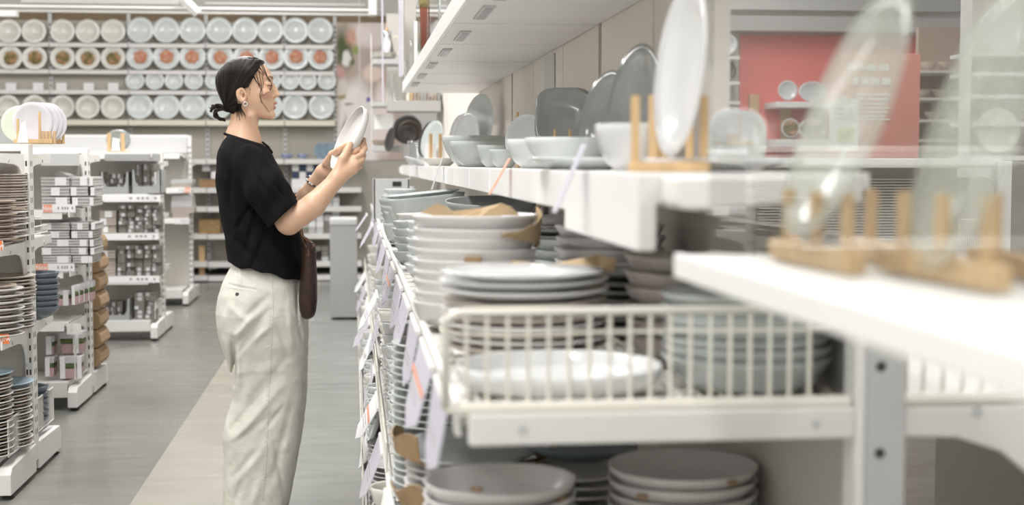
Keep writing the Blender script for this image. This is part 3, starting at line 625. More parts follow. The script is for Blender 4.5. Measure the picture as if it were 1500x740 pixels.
# S1 shelf
def shelf_run(z, xf, y0, name='shelf', zt=.03, bay=.93):
    y = y0; k = 0
    while y < 12.3:
        y1 = min(y + bay, 12.4)
        s = MB().box(xf + .01, WX - .01, y + .004, y1 - .004, z - zt, z - zt + .012).build(name, 'white', rg)
        w_ = MB()
        if y < 4:
            n = 18
            for i in range(1, n): xx = xf + (WX - xf) * i / n; w_.tube([(xx, y + .01, z - .004), (xx, y1 - .01, z - .004)], .003, 4)
            for i in range(1, 6): yy = y + (y1 - y) * i / 6; w_.tube([(xf, yy, z - .009), (WX - .01, yy, z - .009)], .003, 4)
            w_.build('wire_mat', 'wire', s, kind='stuff')
        f = MB(); f.tube([(xf, y + .008, z), (xf, y1 - .008, z)], .009, 8); f.box(xf - .004, xf + .004, y + .008, y1 - .008, z - .045, z); f.build('front_rail', 'white', s)
        y = y1; k += 1
shelf_run(Z1, XF, YE); shelf_run(.42, .09, YE + .02); shelf_run(.13, .03, YE + .05)
MB().box(.03, WX, YE + .05, 12.4, .02, .10).build('base_plinth', 'greige', rg)
MB().box(.028, .032, 3.2, 12.4, .03, .125).build('base_front', 'greybox', rg)
# side bracket of S1 at the near end, front side and arched bracket on the back side
b = MB(); b.box(XF + .012, .735, YE - .035, YE - .005, Z1 - .052, Z1 - .006); b.build('shelf_bracket', 'white', rg, bev=.004)
MB().tube([(XF + .09, YE - .036, Z1 - .03), (XF + .09, YE - .034, Z1 - .03)], .008, 10).build('bracket_bolt', 'lightgrey', rg)
MB().tube([(.675, YE - .036, Z1 - .03), (.675, YE - .034, Z1 - .03)], .007, 10).build('bracket_bolt', 'lightgrey', rg)
MB().tube([(XF, YE - .02, Z1), (.73, YE - .02, Z1)], .011, 8).build('bracket_rim', 'wire', rg)
pts = [(.815, Z1 - .01), (1.55, Z1 - .01), (1.55, .40), (1.22, .40), (1.20, .55), (1.13, .68), (1.05, .78), (.97, .845), (.90, .868), (.815, .872)]
MB().prism(pts, YE - .02, YE + .0, 'y').build('arched_bracket', 'white', rg, bev=.004)
MB().tube([(.815, YE - .01, Z1), (1.02, YE - .01, Z1)], .012, 8).build('bracket_rim', 'wire', rg)
MB().tube([(.93, YE - .022, Z1 - .018), (.93, YE - .019, Z1 - .018)], .009, 10).build('bracket_bolt', 'lightgrey', rg)
MB().box(.83, 1.30, YE + .01, 3.2, Z1 - .03, Z1 - .01).build('rear_shelf', 'white', rg)
MB().box(1.45, 1.47, YE + .01, 3.4, .1, .9).build('rear_panel', 'greige', rg)
def fence(x0, x1, y, z0, z1, n, hz, par, nm):
    w_ = MB()
    c = .018
    w_.tube([(x0, y, z0), (x0, y, z1 - c), (x0 + c * .3, y, z1 - c * .3), (x0 + c, y, z1), (x1, y, z1)], .0065, 8)
    w_.build(nm + '_frame', 'wire', par, smooth=True)
    v = MB()
    for i in range(1, n):
        xx = x0 + (x1 - x0) * i / n; v.tube([(xx, y, z0), (xx, y, z1)], .0033, 6)
    for q in hz: v.tube([(x0, y, q), (x1, y, q)], .0025, 5)
    return v.build(nm + '_wires', 'wire', par)
dv = thing('wire_divider', 'cream wire divider standing before the big white platter', 'divider', (.4, YE - .015, Z1))
fence(.13, .70, YE - .015, Z1, 1.066, 19, [1.035], dv, 'near')
MB().box(.13, .70, YE - .02, YE - .01, Z1 - .004, Z1 + .004).build('bottom_rail', 'wire', dv)
# second, side wires going back
w_ = MB(); w_.tube([(.13, YE, 1.062), (.13, YE + .8, 1.0)], .005, 6)
dv2 = thing('wire_divider', 'cream wire divider behind the arched bracket at lower right', 'divider', (.95, YE, Z1))
fence(.82, 1.4, YE - .006, Z1, 1.04, 19, [], dv2, 'rear')
# lilac price cards on rails
def pcard(x, y, z, L, H, tilt, skew, label, m='lilac', stripe=False, x2=None):
    g = thing('price_card', label, 'price card', (x, y, z), 'price cards hanging from the shelf rails')
    c, s = math.cos(tilt), math.sin(tilt)
    def q(a, b, o=0): return (x - s * b - o, y + a, z - c * b)
    vs = [q(0, 0), q(L, 0), q(L * (1 - skew), H * .9), q(L * .35, H * 1.05), q(-L * .05, H * .75)]
    o = MB().add(vs + [(p[0] - .003, p[1], p[2]) for p in vs], [(0, 1, 2, 3, 4), (9, 8, 7, 6, 5)] + [(i, (i + 1) % 5, (i + 1) % 5 + 5, i + 5) for i in range(5)]).build('card', m, g)
    h = MB().tube([q(0, -.004), q(L, -.004)], .006, 6).build('holder', 'white', g)
    if stripe:
        MB().add([q(0, H * .32, .004), q(L * .95, H * .32, .004), q(L * .95, H * .42, .004), q(0, H * .42, .004)], [(0, 1, 2, 3)]).build('orange_stripe', 'orange_soft', g)
    st = MB()
    for k in range(2): st.add([q(L * .2, H * (.5 + k * .1), .004), q(L * .8, H * (.5 + k * .1), .004), q(L * .8, H * (.53 + k * .1), .004), q(L * .2, H * (.53 + k * .1), .004)], [(0, 1, 2, 3)])
    st.build('printed_lines', 'film', g, kind='stuff')
pl_ = ['nearest', 'second', 'third', 'fourth', 'fifth', 'sixth', 'seventh', 'eighth', 'ninth', 'tenth', 'eleventh', 'twelfth', 'thirteenth', 'fourteenth']
yy = 2.12
for i in range(12):
    L = (.34, .42, .34)[i % 3] + i * .03
    pcard(XF - .012, yy, Z1 - .02, L, (.11, .13, .13)[i % 3], .20 + .10 * (i % 2), .3, 'lilac-white price card, %s from the camera on the upper right-hand rail' % pl_[i], stripe=(i in (1, 5)))
    yy += L + (.08 + i * .02)
yy = 3.5
for i in range(9):
    L = .3 + i * .05
    pcard(.09 - .012, yy, .40, L, .14 + .02 * (i % 2), .25 + .15 * (i % 3), .2, 'pale price card, %s from the camera on the middle right-hand rail' % pl_[i], m='lilac' if i % 2 else 'paper', stripe=(i == 2))
    yy += L + .45
for i, (x, y, z, L, H, tl, sk) in enumerate(((.02, 5.0, .80, .35, .13, .5, .1), (.04, 5.2, .36, .5, .24, .35, .15), (.03, 7.0, .97, .4, .12, .5, .1), (.02, 9.0, .95, .4, .12, .6, .1), (.05, 6.1, .60, .4, .16, .3, .2))):
    pcard(x + .06, y, z, L, H, tl, sk, ('white card jutting into the aisle beside the woman’s trousers', 'white card hanging lowest over the aisle floor', 'pale card jutting into the aisle below the woman’s hand', 'farthest pale card jutting into the aisle', 'pale card halfway down the shelf fronts')[i].replace('woman’s', "person's"), m='paper' if i in (0, 1) else 'lilac')

# --- stacks on S1
def near(key, prof, m, n=72, **k): return lmesh(key, prof, m, n, **k)
pl_D = near('platter', pr_deep(.33, .034, .006), 'porc_white')
inst(pl_D, 'platter', (.322, 2.225, Z1 + .002), None, 'big white deep platter directly behind the wire divider', 'platter')
pl_B = near('stack_plate_B', pr_plate(.32, .026, .006), 'porc_white'); pl_B2 = near('stack_plate_B2', pr_plate(.31, .024, .005), 'porc_beige')
xb = P(767, 415, 2.62).x
pl_B3 = near('stack_plate_B3', pr_plate(.315, .024, .005), 'porc_warm')
zt = stack(pl_B2, 'stacked_plate', xb, 2.62, Z1, 7, .0135, 'tan or pale plate', 'of the pile behind the big platter', 'tan and pale plates behind the platter', jit=.003, mats=[pl_B2, pl_B3])
zt = stack(pl_B, 'stacked_plate', xb, 2.62, zt + .018, 2, .017, 'white plate', 'of the pair topping the tan pile', 'white plates topping the tan pile')
pp = [(.13, -.03, .002), (.17, .03, .004), (.19, .10, .012), (.16, .15, .02), (.06, .15, .01), (-.02, .13, .006), (.0, .05, .0), (.06, -.02, 0)]
paper_scrap([(p[0], p[1], p[2] + .012) for p in pp], zt + .018, 'kraft_sheet', 'tan kraft paper lying on the white plates behind the platter', xb + .02, 2.70)
inst(near('stack_plate_Bt', pr_plate(.305, .022, .006), 'porc_white'), 'stacked_plate', (xb - .004, 2.60, zt + .020), (.0, 0, 0), 'glossy white plate resting before the tan kraft paper', 'plate')
# A: bowls with cardboard
bw_A = near('bowl_A', pr_flare(.285, .056, .74, .006), 'porc_warm'); xa = P(695, 330, 3.18).x
bw_A2 = near('bowl_A2', pr_flare(.28, .05, .86, .006), 'porc_warm')
zA = stack(bw_A2, 'stacked_bowl', xa, 3.18, Z1, 8, .023, 'warm white bowl', 'of the tall pile under the cardboard-filled bowl', 'tall stack of warm white bowls', 'bowl', jit=.003) + .023
inst(bw_A, 'stacked_bowl', (xa, 3.18, zA), None, 'warm white bowl holding kraft paper on top of the tall pile', 'bowl')
o = MB()
cr = [(-.09, .05, .0), (-.06, .03, .035), (-.03, .03, .005), (.03, .04, .015), (.06, .02, .035), (.08, .03, .01), (.10, .08, .0), (0, .1, .0), (-.08, .08, 0)]
paper_scrap([(p[0] * 1.2, p[1] * 1.1, p[2] + .006) for p in cr], zA + .048, 'kraft_sheet', 'crumpled brown kraft paper inside the topmost warm white bowl', xa - .01, 3.17, 'kraft')
def curl(name, label, cx, cy, z, R, a0, a1, h0, h1, fl=.02, m='card'):
    vs = []; n = 12
    for i in range(n + 1):
        t = i / n; a = a0 + (a1 - a0) * t; hh = h0 + (h1 - h0) * t + .008 * math.sin(t * 9)
        vs += [(cx + R * .8 * math.cos(a), cy + R * .8 * math.sin(a), z - .02), (cx + R * 1.01 * math.cos(a), cy + R * 1.01 * math.sin(a), z), (cx + (R + fl) * math.cos(a), cy + (R + fl) * math.sin(a), z + hh)]
    fs = [(i * 3 + j, i * 3 + 3 + j, i * 3 + 4 + j, i * 3 + 1 + j) for i in range(n) for j in (0, 1)]
    o = MB().add(vs, fs).build(name, m, None, label, 'cardboard'); s = o.modifiers.new('s', 'SOLIDIFY'); s.thickness = .003; return o
vs = []; n_ = 12
for i in range(n_ + 1):
    t = i / n_; a = -1.25 + 1.5 * t
    z0 = zA + .012 - .035 * t; z1 = zA + .018 + .058 * t ** 1.3
    for R_, z_ in ((.1465, z0), (.150, (z0 + z1) / 2), (.152, z1)): vs.append((xa + R_ * math.cos(a), 3.18 + R_ * math.sin(a), z_ + .002 * math.sin(i * 2)))
o = MB().add(vs, [(i * 3 + j, i * 3 + 3 + j, i * 3 + 4 + j, i * 3 + 1 + j) for i in range(n_) for j in (0, 1)]).build('cardboard_sheet', 'kraft', None, 'brown cardboard collar rising at right of the tall bowl stack', 'cardboard'); o.modifiers.new('s', 'SOLIDIFY').thickness = .003
for i in range(5):
    a = -1.75 + random.uniform(-.3, .3); z = Z1 + .05 + i * .023
    c = Vector((xa + .136 * math.cos(a), 3.18 + .136 * math.sin(a), z)); mt = Matrix.Translation(c) @ Matrix.Rotation(a + PI / 2, 4, 'Z')
    MB().mbox(mt, .036, .012, .012).build('cardboard_spacer', 'card', None, 'brown cardboard spacer, %s from the bottom between tall stack bowls' % ('first', 'second', 'third', 'fourth', 'fifth')[i], 'cardboard', 'cardboard spacers in the tall bowl stack', bev=.002)
# small bowls left of A
bs_ = near('bowl_small', pr_flare(.20, .05, .72, .004), 'porc_cool', 48)
stack(bs_, 'stacked_bowl', .255, 4.35, Z1, 6, .026, 'blue-white bowl', 'of the slim stack left of the cardboard bowls', 'slim blue-white bowl stack', 'bowl', jit=.004)
stack(bs_, 'stacked_bowl', .235, 5.0, Z1, 5, .026, 'blue-white bowl', 'of the second slim stack toward the aisle', 'second slim blue-white bowl stack', 'bowl', jit=.005)
# square sage bowls
sqb = lmesh('square_bowl', pr_flare(.36, .09, .86, .005), 'porc_sage', 64, sq=5)
zz = Z1
for i, (tx, dz_) in enumerate(((-.02, .075), (.02, .06), (-.05, .06), (-.09, .06))):
    inst(sqb, 'square_bowl', (.31, 6.5 - .02 * i, zz), (0, tx, .06 * i), 'sage grey square bowl, %s in the tilted stack near the plate-holding hands' % ('lowest', 'third from top', 'second from top', 'topmost')[i], 'bowl', 'tilted square sage bowls'); zz += dz_ * .62
inst(lmesh('green_oval', pr_plate(.34, .03), 'porc_cool', 48), 'square_dish', (.31, 6.44, zz + .035), (0, -.10, 0), 'pale oval dish lying in the tilted square bowl stack', 'dish')
# dark bowl under the counter
inst(near('grey_wide_bowl', pr_bowl(.34, .09, .005, .5), 'porc_grey', 64), 'wide_bowl', (.50, 5.2, 1.055), (.085, 0, 0), 'dark grey wide bowl under the display counter edge', 'bowl')
stack(near('grey_wide_b2', pr_bowl(.33, .07, .005, .5), 'porc_sage', 48), 'wide_bowl', .50, 5.2, Z1, 3, .03, 'sage wide bowl', 'beneath the dark grey wide bowl', 'sage wide bowls', 'bowl')
# stacks under the counter
g27 = near('grey27', pr_flare(.27, .048, .75, .005), 'porc_sage', 56); g27w = near('warm27', pr_flare(.26, .048, .75, .005), 'porc_warm', 56); M['greybrown'] = mat('grey_brown_stoneware', (.40, .355, .33), .3)
g27b = near('tan27', pr_flare(.26, .042, .8, .005), 'greybrown', 56)
plg = near('slateplate', pr_plate(.26, .02, .005), 'porc_grey', 56)
stack(g27w, 'stacked_bowl', .60, 3.30, Z1, 7, .027, 'pale bowl', 'of the pile right of the cardboard bowls', 'pale bowls under the counter', 'bowl', jit=.004)
stack(plg, 'stacked_plate', .58, 2.96, Z1, 7, .018, 'grey plate', 'of the pile under the counter corner', 'grey plates under the counter corner', jit=.004)
stack(g27b, 'stacked_bowl', .622, 2.55, Z1, 6, .029, 'brown-rimmed bowl', 'of the pile under the open counter end', 'brown-rimmed bowls under the counter end', 'bowl', jit=.003)
stack(g27, 'stacked_bowl', .625, 2.215, Z1 + .002, 7, .0165, 'sage grey bowl', 'of the pile behind wires at right of platter', 'sage bowls right of the platter', 'bowl', jit=.003)
for i, (x, y, mm, n, dz) in enumerate(((.60, 3.7, g27, 5, .027), (.32, 3.75, g27w, 5, .028), (.60, 4.1, plg, 9, .018), (.62, 4.6, g27w, 6, .027), (.30, 5.65, g27w, 5, .027), (.62, 5.7, g27, 6, .027), (.58, 6.2, g27w, 5, .027), (.6, 6.8, g27, 5, .027), (.30, 7.3, g27w, 6, .025), (.6, 7.5, plg, 8, .018), (.28, 8.0, g27, 6, .025), (.28, 8.7, bs_, 6, .03), (.28, 9.5, g27w, 6, .03), (.28, 10.4, bs_, 7, .03), (.28, 11.3, g27, 6, .03))):
    stack(mm, 'stacked_dish', x, y, Z1, n, dz, 'dish', 'of the %s background stack on the upper shelf counted from camera' % pl_[min(i, 13)] if i < 14 else 'of the last background stack on the upper shelf', 'background dish stacks on the upper right shelf', 'dish', jit=.004)
# crate at the far end of S1
g = thing('display_crate', 'pale grey crate with dark handle hole near the counter end', 'crate', (.3, 9.1, Z1))
a = P(547, 262, 9.0); b = P(600, 300, 9.0)
MB().box(a.x, b.x, 9.0, 9.01, Z1, a.z).build('front', 'lightgrey', g, bev=.002); MB().box(a.x, a.x + .01, 9.0, 9.3, Z1, a.z).build('side', 'lightgrey', g); MB().box(b.x - .01, b.x, 9.0, 9.3, Z1, a.z).build('side', 'lightgrey', g)
a = P(575, 266, 8.99); b = P(588, 273, 8.99); MB().box(a.x, b.x, 8.996, 9.0, b.z, a.z).build('handle_hole', 'dark', g)
inst(lmesh('cream_round', pr_bowl(.17, .16, .004, .8), 'porc_white', 28), 'round_pot', (.20, 9.6, 1.0), (0, .6, 0), 'white round pot lying tilted beside the pale grey crate', 'pot')
# --- shelf S2 and base
bw2 = near('bowl_big', pr_flare(.285, .055, .72, .006), 'porc_warm')
x2a = P(734, 688, 2.60).x; x2b = P(1003, 680, 2.60).x
stack(bw2, 'stacked_bowl', x2a, 2.60, .42, 10, .0245, 'warm white deep bowl', 'of the front stack at bottom centre', 'deep bowl stack at bottom centre', 'bowl', jit=.003)
stack(bw2, 'stacked_bowl', x2b, 2.62, .42, 11, .0235, 'warm white deep bowl', 'of the right stack at bottom centre', 'deep bowl stack at bottom right of centre', 'bowl', jit=.003)
for i in range(7):
    for xx, nm in ((x2a, 'front'), (x2b, 'right')):
        a = -PI / 2 + random.uniform(-1.1, 1.1); z = .50 + i * .0245 * 1.4
        mt = Matrix.Translation((xx + .139 * math.cos(a), 2.61 + .139 * math.sin(a), min(z, .70))) @ Matrix.Rotation(a + PI / 2, 4, 'Z')
        MB().mbox(mt, .02, .008, .007).build('cardboard_spacer', 'card', None, 'small cardboard spacer, %s up in the %s deep bowl stack' % (('first', 'second', 'third', 'fourth', 'fifth', 'sixth', 'seventh')[i], nm), 'cardboard', 'cardboard spacers in the deep bowl stacks')
pg_ = near('slate_plate_g', pr_plate(.275, .016, .005), 'porc_sage', 56)
stack(pg_, 'stacked_plate', .228, 3.62, .42, 22, .0185, 'grey-green plate', 'of the tall plate pile under the nearest rail', 'tall grey-green plate pile under the rail', jit=.002)
stack(near('mid_plate', pr_plate(.27, .018, .005), 'porc_warm', 48), 'stacked_plate', .24, 3.1, .42, 11, .0185, 'pale plate', 'of the pile holding the tilted dish', 'pale plates under the tilted dish', jit=.003)
inst(near('big_dark_dish', pr_plate(.34, .035, .006), 'porc_grey'), 'wide_dish', (.262, 3.08, .632), (.05, -.05, 0), 'wide grey dish with cardboard edge under the nearest rail', 'dish')
curl('cardboard_sheet', 'torn brown cardboard sticking out left of the wide grey dish', .262, 3.08, .655, .175, 2.6, 3.9, .035, .05, .01)
curl('cardboard_sheet', 'brown cardboard at the back of the wide grey dish', .262, 3.08, .650, .172, -.5, .8, .015, .02, .01)
curl('cardboard_sheet', 'brown cardboard flap low beside the front deep bowls', .21, 2.93, .58, .12, 2.9, 4.1, .03, .05, .02)
inst(near('blue_dish', pr_plate(.28, .03, .006), 'porc_slate'), 'wide_dish', (.46, 2.98, .66), (.03, .08, 0), 'slate dish between the two deep bowl stacks', 'dish')
stack(near('mid2', pr_plate(.26, .02, .005), 'porc_warm', 48), 'stacked_plate', .47, 2.98, .42, 11, .019, 'pale plate', 'of the pile between the deep bowl stacks', 'pale plates between deep bowl stacks', jit=.003)
k = 0
fr_ = lmesh('front_cup', pr_bowl(.13, .075, .004, .6), 'porc_white', 24); fr2 = lmesh('front_bowl', pr_bowl(.17, .06, .004, .5), 'porc_cool', 24); fr3 = lmesh('front_plate', pr_plate(.20, .016), 'porc_warm', 24); fr4 = lmesh('front_cream', pr_bowl(.15, .08, .004, .7), 'porc_cream', 24)
for (xf, z0, ys, nm) in ((.09, .42, [4.05 + i * .34 for i in range(22)], 'middle'), (.03, .13, [3.3 + i * .36 for i in range(24)], 'bottom')):
    for i, y in enumerate(ys):
        me, dz, n, r = random.choice([(fr_, .045, 5, .065), (fr2, .03, 7, .085), (fr3, .016, 9, .10), (fr4, .05, 4, .075)])
        if y > 8: n = max(3, n // 2); dz *= 1.6
        ii = i
        stack(me, 'shelf_front_dish', xf + r + .012, y, z0 + .002, n, dz, 'small pale dish', 'of front pile number %s along the %s right shelf' % (('one', 'two', 'three', 'four', 'five', 'six', 'seven', 'eight', 'nine', 'ten', 'eleven', 'twelve', 'thirteen', 'fourteen', 'fifteen', 'sixteen', 'seventeen', 'eighteen', 'nineteen', 'twenty', 'twenty-one', 'twenty-two', 'twenty-three', 'twenty-four')[ii], nm), 'small dishes at the front of the %s right shelf' % nm, 'dish', jit=.004)
wf = MB()
for y in [3.9 + i * .45 for i in range(18)]:
    for z0, xf in ((.42, .085), (.13, .025)):
        wf.tube([(xf, y, z0), (xf, y, z0 + .09)], .003, 4)
        wf.tube([(xf, y, z0 + .09), (xf, y + .42, z0 + .09)], .003, 4)
        for j in range(1, 9): wf.tube([(xf, y + j * .047, z0), (xf, y + j * .047, z0 + .09)], .0015, 3)
wf.build('front_wire_guard', 'wire', rg, kind='stuff')

# ------------------------------------------------------------------ display counter
dc = thing('display_counter', 'long white display counter ledge above the dish stacks', 'counter', (.6, 2.05, 1.15))
ys = [2.05, 2.76] + [2.76 + .78 * i for i in range(1, 12)] + [12.0]
for i in range(len(ys) - 1):
    MB().box(CX + .015, WX - .005, ys[i], ys[i + 1] - .003, ZC - .025, ZC).build('top_board', 'white', dc, bev=.002)
    zb = 1.152 if i == 0 else 1.19
    MB().box(CX, CX + .014, ys[i], ys[i + 1] - .004, zb, ZC + .001).build('fascia', 'white_cool', dc, bev=.003)
e = MB().prism([(CX, ZC + .001), (CX, 1.152), (CX + .03, 1.152), (CX + .03, ZC - .045), (WX - .02, ZC - .045), (WX - .02, ZC + .001)], YE - .012, YE - .001, 'y').build('end_cap', 'white', dc, bev=.006)
for y in (4.32, 5.1, 5.88, 6.66, 7.44): MB().box(CX - .0015, CX - .0002, y - .05, y - .02, 1.195, ZC - .004).build('strip_label', 'paper', dc)
MB().tube([(CX + .01, 12.0, 1.228), (CX + .01, 12.12, 1.228)], .04, 10).build('rounded_end', 'white', dc)
# near bay shelf
ns = thing('near_shelf', 'white shelf edge crossing the right foreground', 'shelf', (.6, 1.0, 1.13))
MB().box(CX + .01, .78, .35, 1.80, 1.137, 1.163).build('board', 'white', ns, bev=.004)
MB().box(CX, CX + .012, .35, 1.80, 1.133, 1.165).build('front_edge', 'white_cool', ns, bev=.003)
MB().prism([(.445, 1.262), (.485, 1.262), (.70, 1.262), (.70, 1.232), (.485, 1.216), (.452, 1.216), (.445, 1.225)], 1.93, 2.035, 'y').build('support_bracket', 'white', dc, bev=.006)
# acrylic sheet standing along the near shelf front
MB().prism([(CX + .030, 1.74), (CX + .034, 1.74), (CX + .104, .40), (CX + .100, .40)], 1.166, 1.75, 'z').build('acrylic_sheet', 'acrylic', None, 'clear acrylic sheet standing along the right foreground shelf', 'acrylic sheet', bev=0)
# hanging tags on the counter front
def ctag(u0, v0, u1, v1, X, wd_, m, label):
    a = PX(u0, v0, X); b = PX(u1, v1, X)
    b = Vector((X - .055, a.y - .005, a.z - (v1 - v0) * a.y / F)) if True else b
    a.x = X - .001
    # tag tilts outward towards the aisle
    w2 = wd_ / 2
    mb = MB().add([(a.x, a.y - w2, a.z), (a.x, a.y + w2, a.z), (b.x, a.y + w2, b.z), (b.x, a.y - w2, b.z), (a.x - .003, a.y - w2, a.z), (a.x - .003, a.y + w2, a.z), (b.x - .003, a.y + w2, b.z), (b.x - .003, a.y - w2, b.z)],
                 [(0, 1, 2, 3), (7, 6, 5, 4), (0, 4, 5, 1), (1, 5, 6, 2), (2, 6, 7, 3), (3, 7, 4, 0)])
    mb.build('hanging_tag', m, None, label, 'tag', bev=.001)
ctag(748, 232, 716, 285, CX, .05, 'orange_soft', 'salmon tag slanting off the display counter front')
ctag(858, 212, 812, 312, CX, .045, 'lilac', 'pale lilac tag slanting off the counter near its corner')
ctag(650, 228, 645, 278, CX, .06, 'film', 'clear strip tag hanging off the counter beside the big bowls')
ctag(609, 238, 609, 270, CX, .05, 'paper', 'thin white tag hanging near the far end of the counter')

# --- things on the counter
def cdish(u, r, v_rim, h, m, key, nm, label, Y, cat='bowl', X=None, foot=.5, n=48, rot=None):
    x = P(u, 240, Y).x if X is None else X
    o = inst(lmesh(key, pr_bowl(2 * r, h, .004, foot), m, n), nm, (x, Y, ZC + .001), rot, label, cat); return o
cdish(695, .145, 195, .135, 'porc_sage', 'cb1', 'nested_bowl', 'large sage bowl, outermost of the nested set on the counter', 6.3)
inst(lmesh('cb1b', pr_bowl(.265, .10, .004, .5), 'porc_sage', 48), 'nested_bowl', (P(697, 240, 6.3).x, 6.3, ZC + .018), None, 'sage bowl nested inside the large counter bowl', 'bowl')
inst(lmesh('cb1c', pr_bowl(.235, .105, .004, .5), 'porc_sage', 48), 'nested_bowl', (P(706, 240, 5.75).x, 5.95, ZC + .001), None, 'sage bowl standing before the nested set on the counter', 'bowl')
cdish(724, .062, 208, .078, 'porc_sage', 'cb2', 'small_bowl', 'small sage bowl between nested set and the pale bowls', 5.1)
cdish(739, .050, 217, .058, 'porc_sage', 'cb3', 'small_bowl', 'smallest sage bowl on the counter', 4.6)
cdish(787, .085, 205, .078, 'porc_cool', 'cb4', 'medium_bowl', 'medium pale bowl on the counter above the salmon tag', 3.85)
cdish(838, .115, 197, .075, 'porc_cool', 'cb5', 'wide_bowl', 'wide pale blue-white bowl on the counter above lilac tag', 3.42)
inst(lmesh('cb5b', pr_plate(.235, .025, .004), 'porc_cool', 48), 'shallow_dish', (P(850, 240, 3.05).x, 3.05, ZC + .001), None, 'shallow blue-white dish before the wide pale bowl', 'dish')
cdish(930, .072, 177, .082, 'porc_white', 'cb6', 'white_bowl', 'white bowl between bamboo pegs near the counter corner', 2.50)
inst(lmesh('cb7', pr_plate(.21, .045, .004), 'porc_cream', 40), 'shallow_dish', (P(645, 240, 8.3).x, 8.3, ZC + .001), None, 'cream shallow dish on the counter left of nested bowls', 'dish')
inst(lmesh('cb8', pr_plate(.25, .02, .004), 'porc_white', 48), 'white_plate', (.60, 2.30, ZC + .001), None, 'white plate lying at the near corner of the counter', 'plate')
# pegs and racks
def rack(label, x, y, L, pegs, ax='y', h=.11, r=.007, zb=ZC + .001, th=.016):
    g = thing('plate_rack', label, 'rack', (x, y, zb))
    if ax == 'y': MB().box(x - .012, x + .012, y, y + L, zb, zb + th).build('base', 'bamboo', g, bev=.003)
    else: MB().box(x, x + L, y - .012, y + .012, zb, zb + th).build('base', 'bamboo', g, bev=.003)
    for p in pegs:
        q = (x, y + p) if ax == 'y' else (x + p, y)
        MB().tube([(q[0], q[1], zb), (q[0], q[1], zb + h)], r, 8).build('peg', 'bamboo', g)
    return g
def zc(v, Y): return P(900, v, Y).z - ZC
rack('bamboo rack with two pegs at the counter corner', P(921, 240, 2.2).x - 0, 2.2, .13, [.01, .12], 'x', h=zc(141, 2.2))
rack('bamboo rack with thick pegs beside the large standing plate', P(958, 240, 2.42).x, 2.42, .09, [.0, .018], 'x', h=zc(140, 2.42), r=.010)
rack('bamboo peg behind the large standing plate', P(1006, 240, 2.7).x, 2.7, .05, [.005], 'x', h=zc(140, 2.7), r=.008)
rack('bamboo rack holding the pale plate beside grey platter', P(757, 240, 4.9).x, 4.9, .09, [.002, .07], 'x', h=zc(165, 4.9), r=.005)
rack('small bamboo rack before the grey square platter', P(813, 240, 4.2).x, 4.2, .10, [.0, .045], 'x', h=zc(190, 4.2), r=.004)
rack('bamboo rack before the dark glazed plates', P(854, 240, 3.75).x, 3.75, .1, [.0, .095], 'x', h=zc(166, 3.75), r=.005)
rack('little bamboo rack at the far end of the counter', P(631, 240, 8.9).x, 8.9, .10, [.0, .06], 'x', h=zc(197, 8.9), r=.011)
def standing(key, d, m, u, v, Y, yaw, lean, label, sq=0, h=.02, X=None, n=56, roll=0, nm='standing_plate', sx=1):
    p = P(u, v, Y)
    o = inst(lmesh(key, pr_plate(d, h, .005), m, n, sq=sq, sx=sx), nm, p, None, label, 'plate')
    # local +z (face) -> horizontal direction yaw (0 = -y toward camera, 90deg = -x toward the aisle), leaned back
    dr = Vector((-math.sin(yaw), -math.cos(yaw), math.tan(lean))).normalized()
    o.rotation_mode = 'QUATERNION'; o.rotation_quaternion = dr.to_track_quat('Z', 'Y') ; return o
standing('sp1', .28, 'porc_white', 1012, 104, 2.25, 1.52, .10, 'large white plate standing edge-on at the counter corner')
standing('sp2', .275, 'porc_grey', 938, 152, 3.25, 1.34, .14, 'tall dark glazed plate leaning on the wall panel')
standing('sp3', .235, 'porc_grey', 893, 172, 3.55, 1.25, .2, 'smaller dark glazed plate before the tall one')
standing('sp4', .185, 'porc_grey', 827, 172, 4.5, .35, .2, 'grey rounded-square platter standing on the counter', sq=4)
standing('sp5', .165, 'porc_cool', 774, 204, 4.75, .75, .15, 'pale plate standing in a bamboo rack before the panels', n=48)
standing('sp6', .33, 'porc_cool', 705, 184, 7.4, 1.18, .12, 'large pale plate leaning on the panels at counter middle')
standing('sp7', .26, 'porc_white', 681, 201, 7.6, 1.1, .12, 'white plate leaning left of the large pale plate'); standing('sp7b', .25, 'porc_white', 688, 202, 7.35, 1.1, .12, 'second white plate close to the large pale plate')
standing('sp8', .125, 'porc_sage', 1078, 208, 2.9, .25, .2, 'small rounded platter glimpsed through the acrylic edge', sq=3)
# far end of the counter
for i, (u, m_) in enumerate(((630, 'porc_dark'), (634, 'porc_sage'), (638, 'porc_sage'))):
    standing('spf%d' % i, .25, m_, u, 205, 9.6 - i * .12, 1.15, .25, ('dark', 'grey', 'outer grey')[i] + ' plate leaning at the far end of the counter', n=32)
g = thing('glass_tumbler', 'clear glass tumbler at the far end of the counter', 'glass', (P(609, 238, 9.9).x, 9.9, ZC))
MB().lathe([(0, 0), (.05, 0), (.055, .15), (.058, .17), (.052, .16), (.046, .01), (0, .01)], 24, (P(609, 238, 9.9).x, 9.9, ZC)).build('tumbler', 'glass', g, smooth=True)
inst(lmesh('wd', pr_bowl(.2, .04), 'porc_white', 24), 'white_dish', (P(612, 238, 9.3).x, 9.3, ZC), (0, .25, 0), 'white tilted dish by the glass tumbler', 'dish')
for i, (u, w_) in enumerate(((622, 8), (631, 6))):
    a = P(u, 205, 9.0); MB().box(a.x, a.x + .035, 9.0, 9.01, ZC, ZC + .14).build('price_card', 'paper', None, '%s small white card standing before leaning plates on counter' % ('left', 'right')[i], 'card')
a = P(803, 85, 5.6)
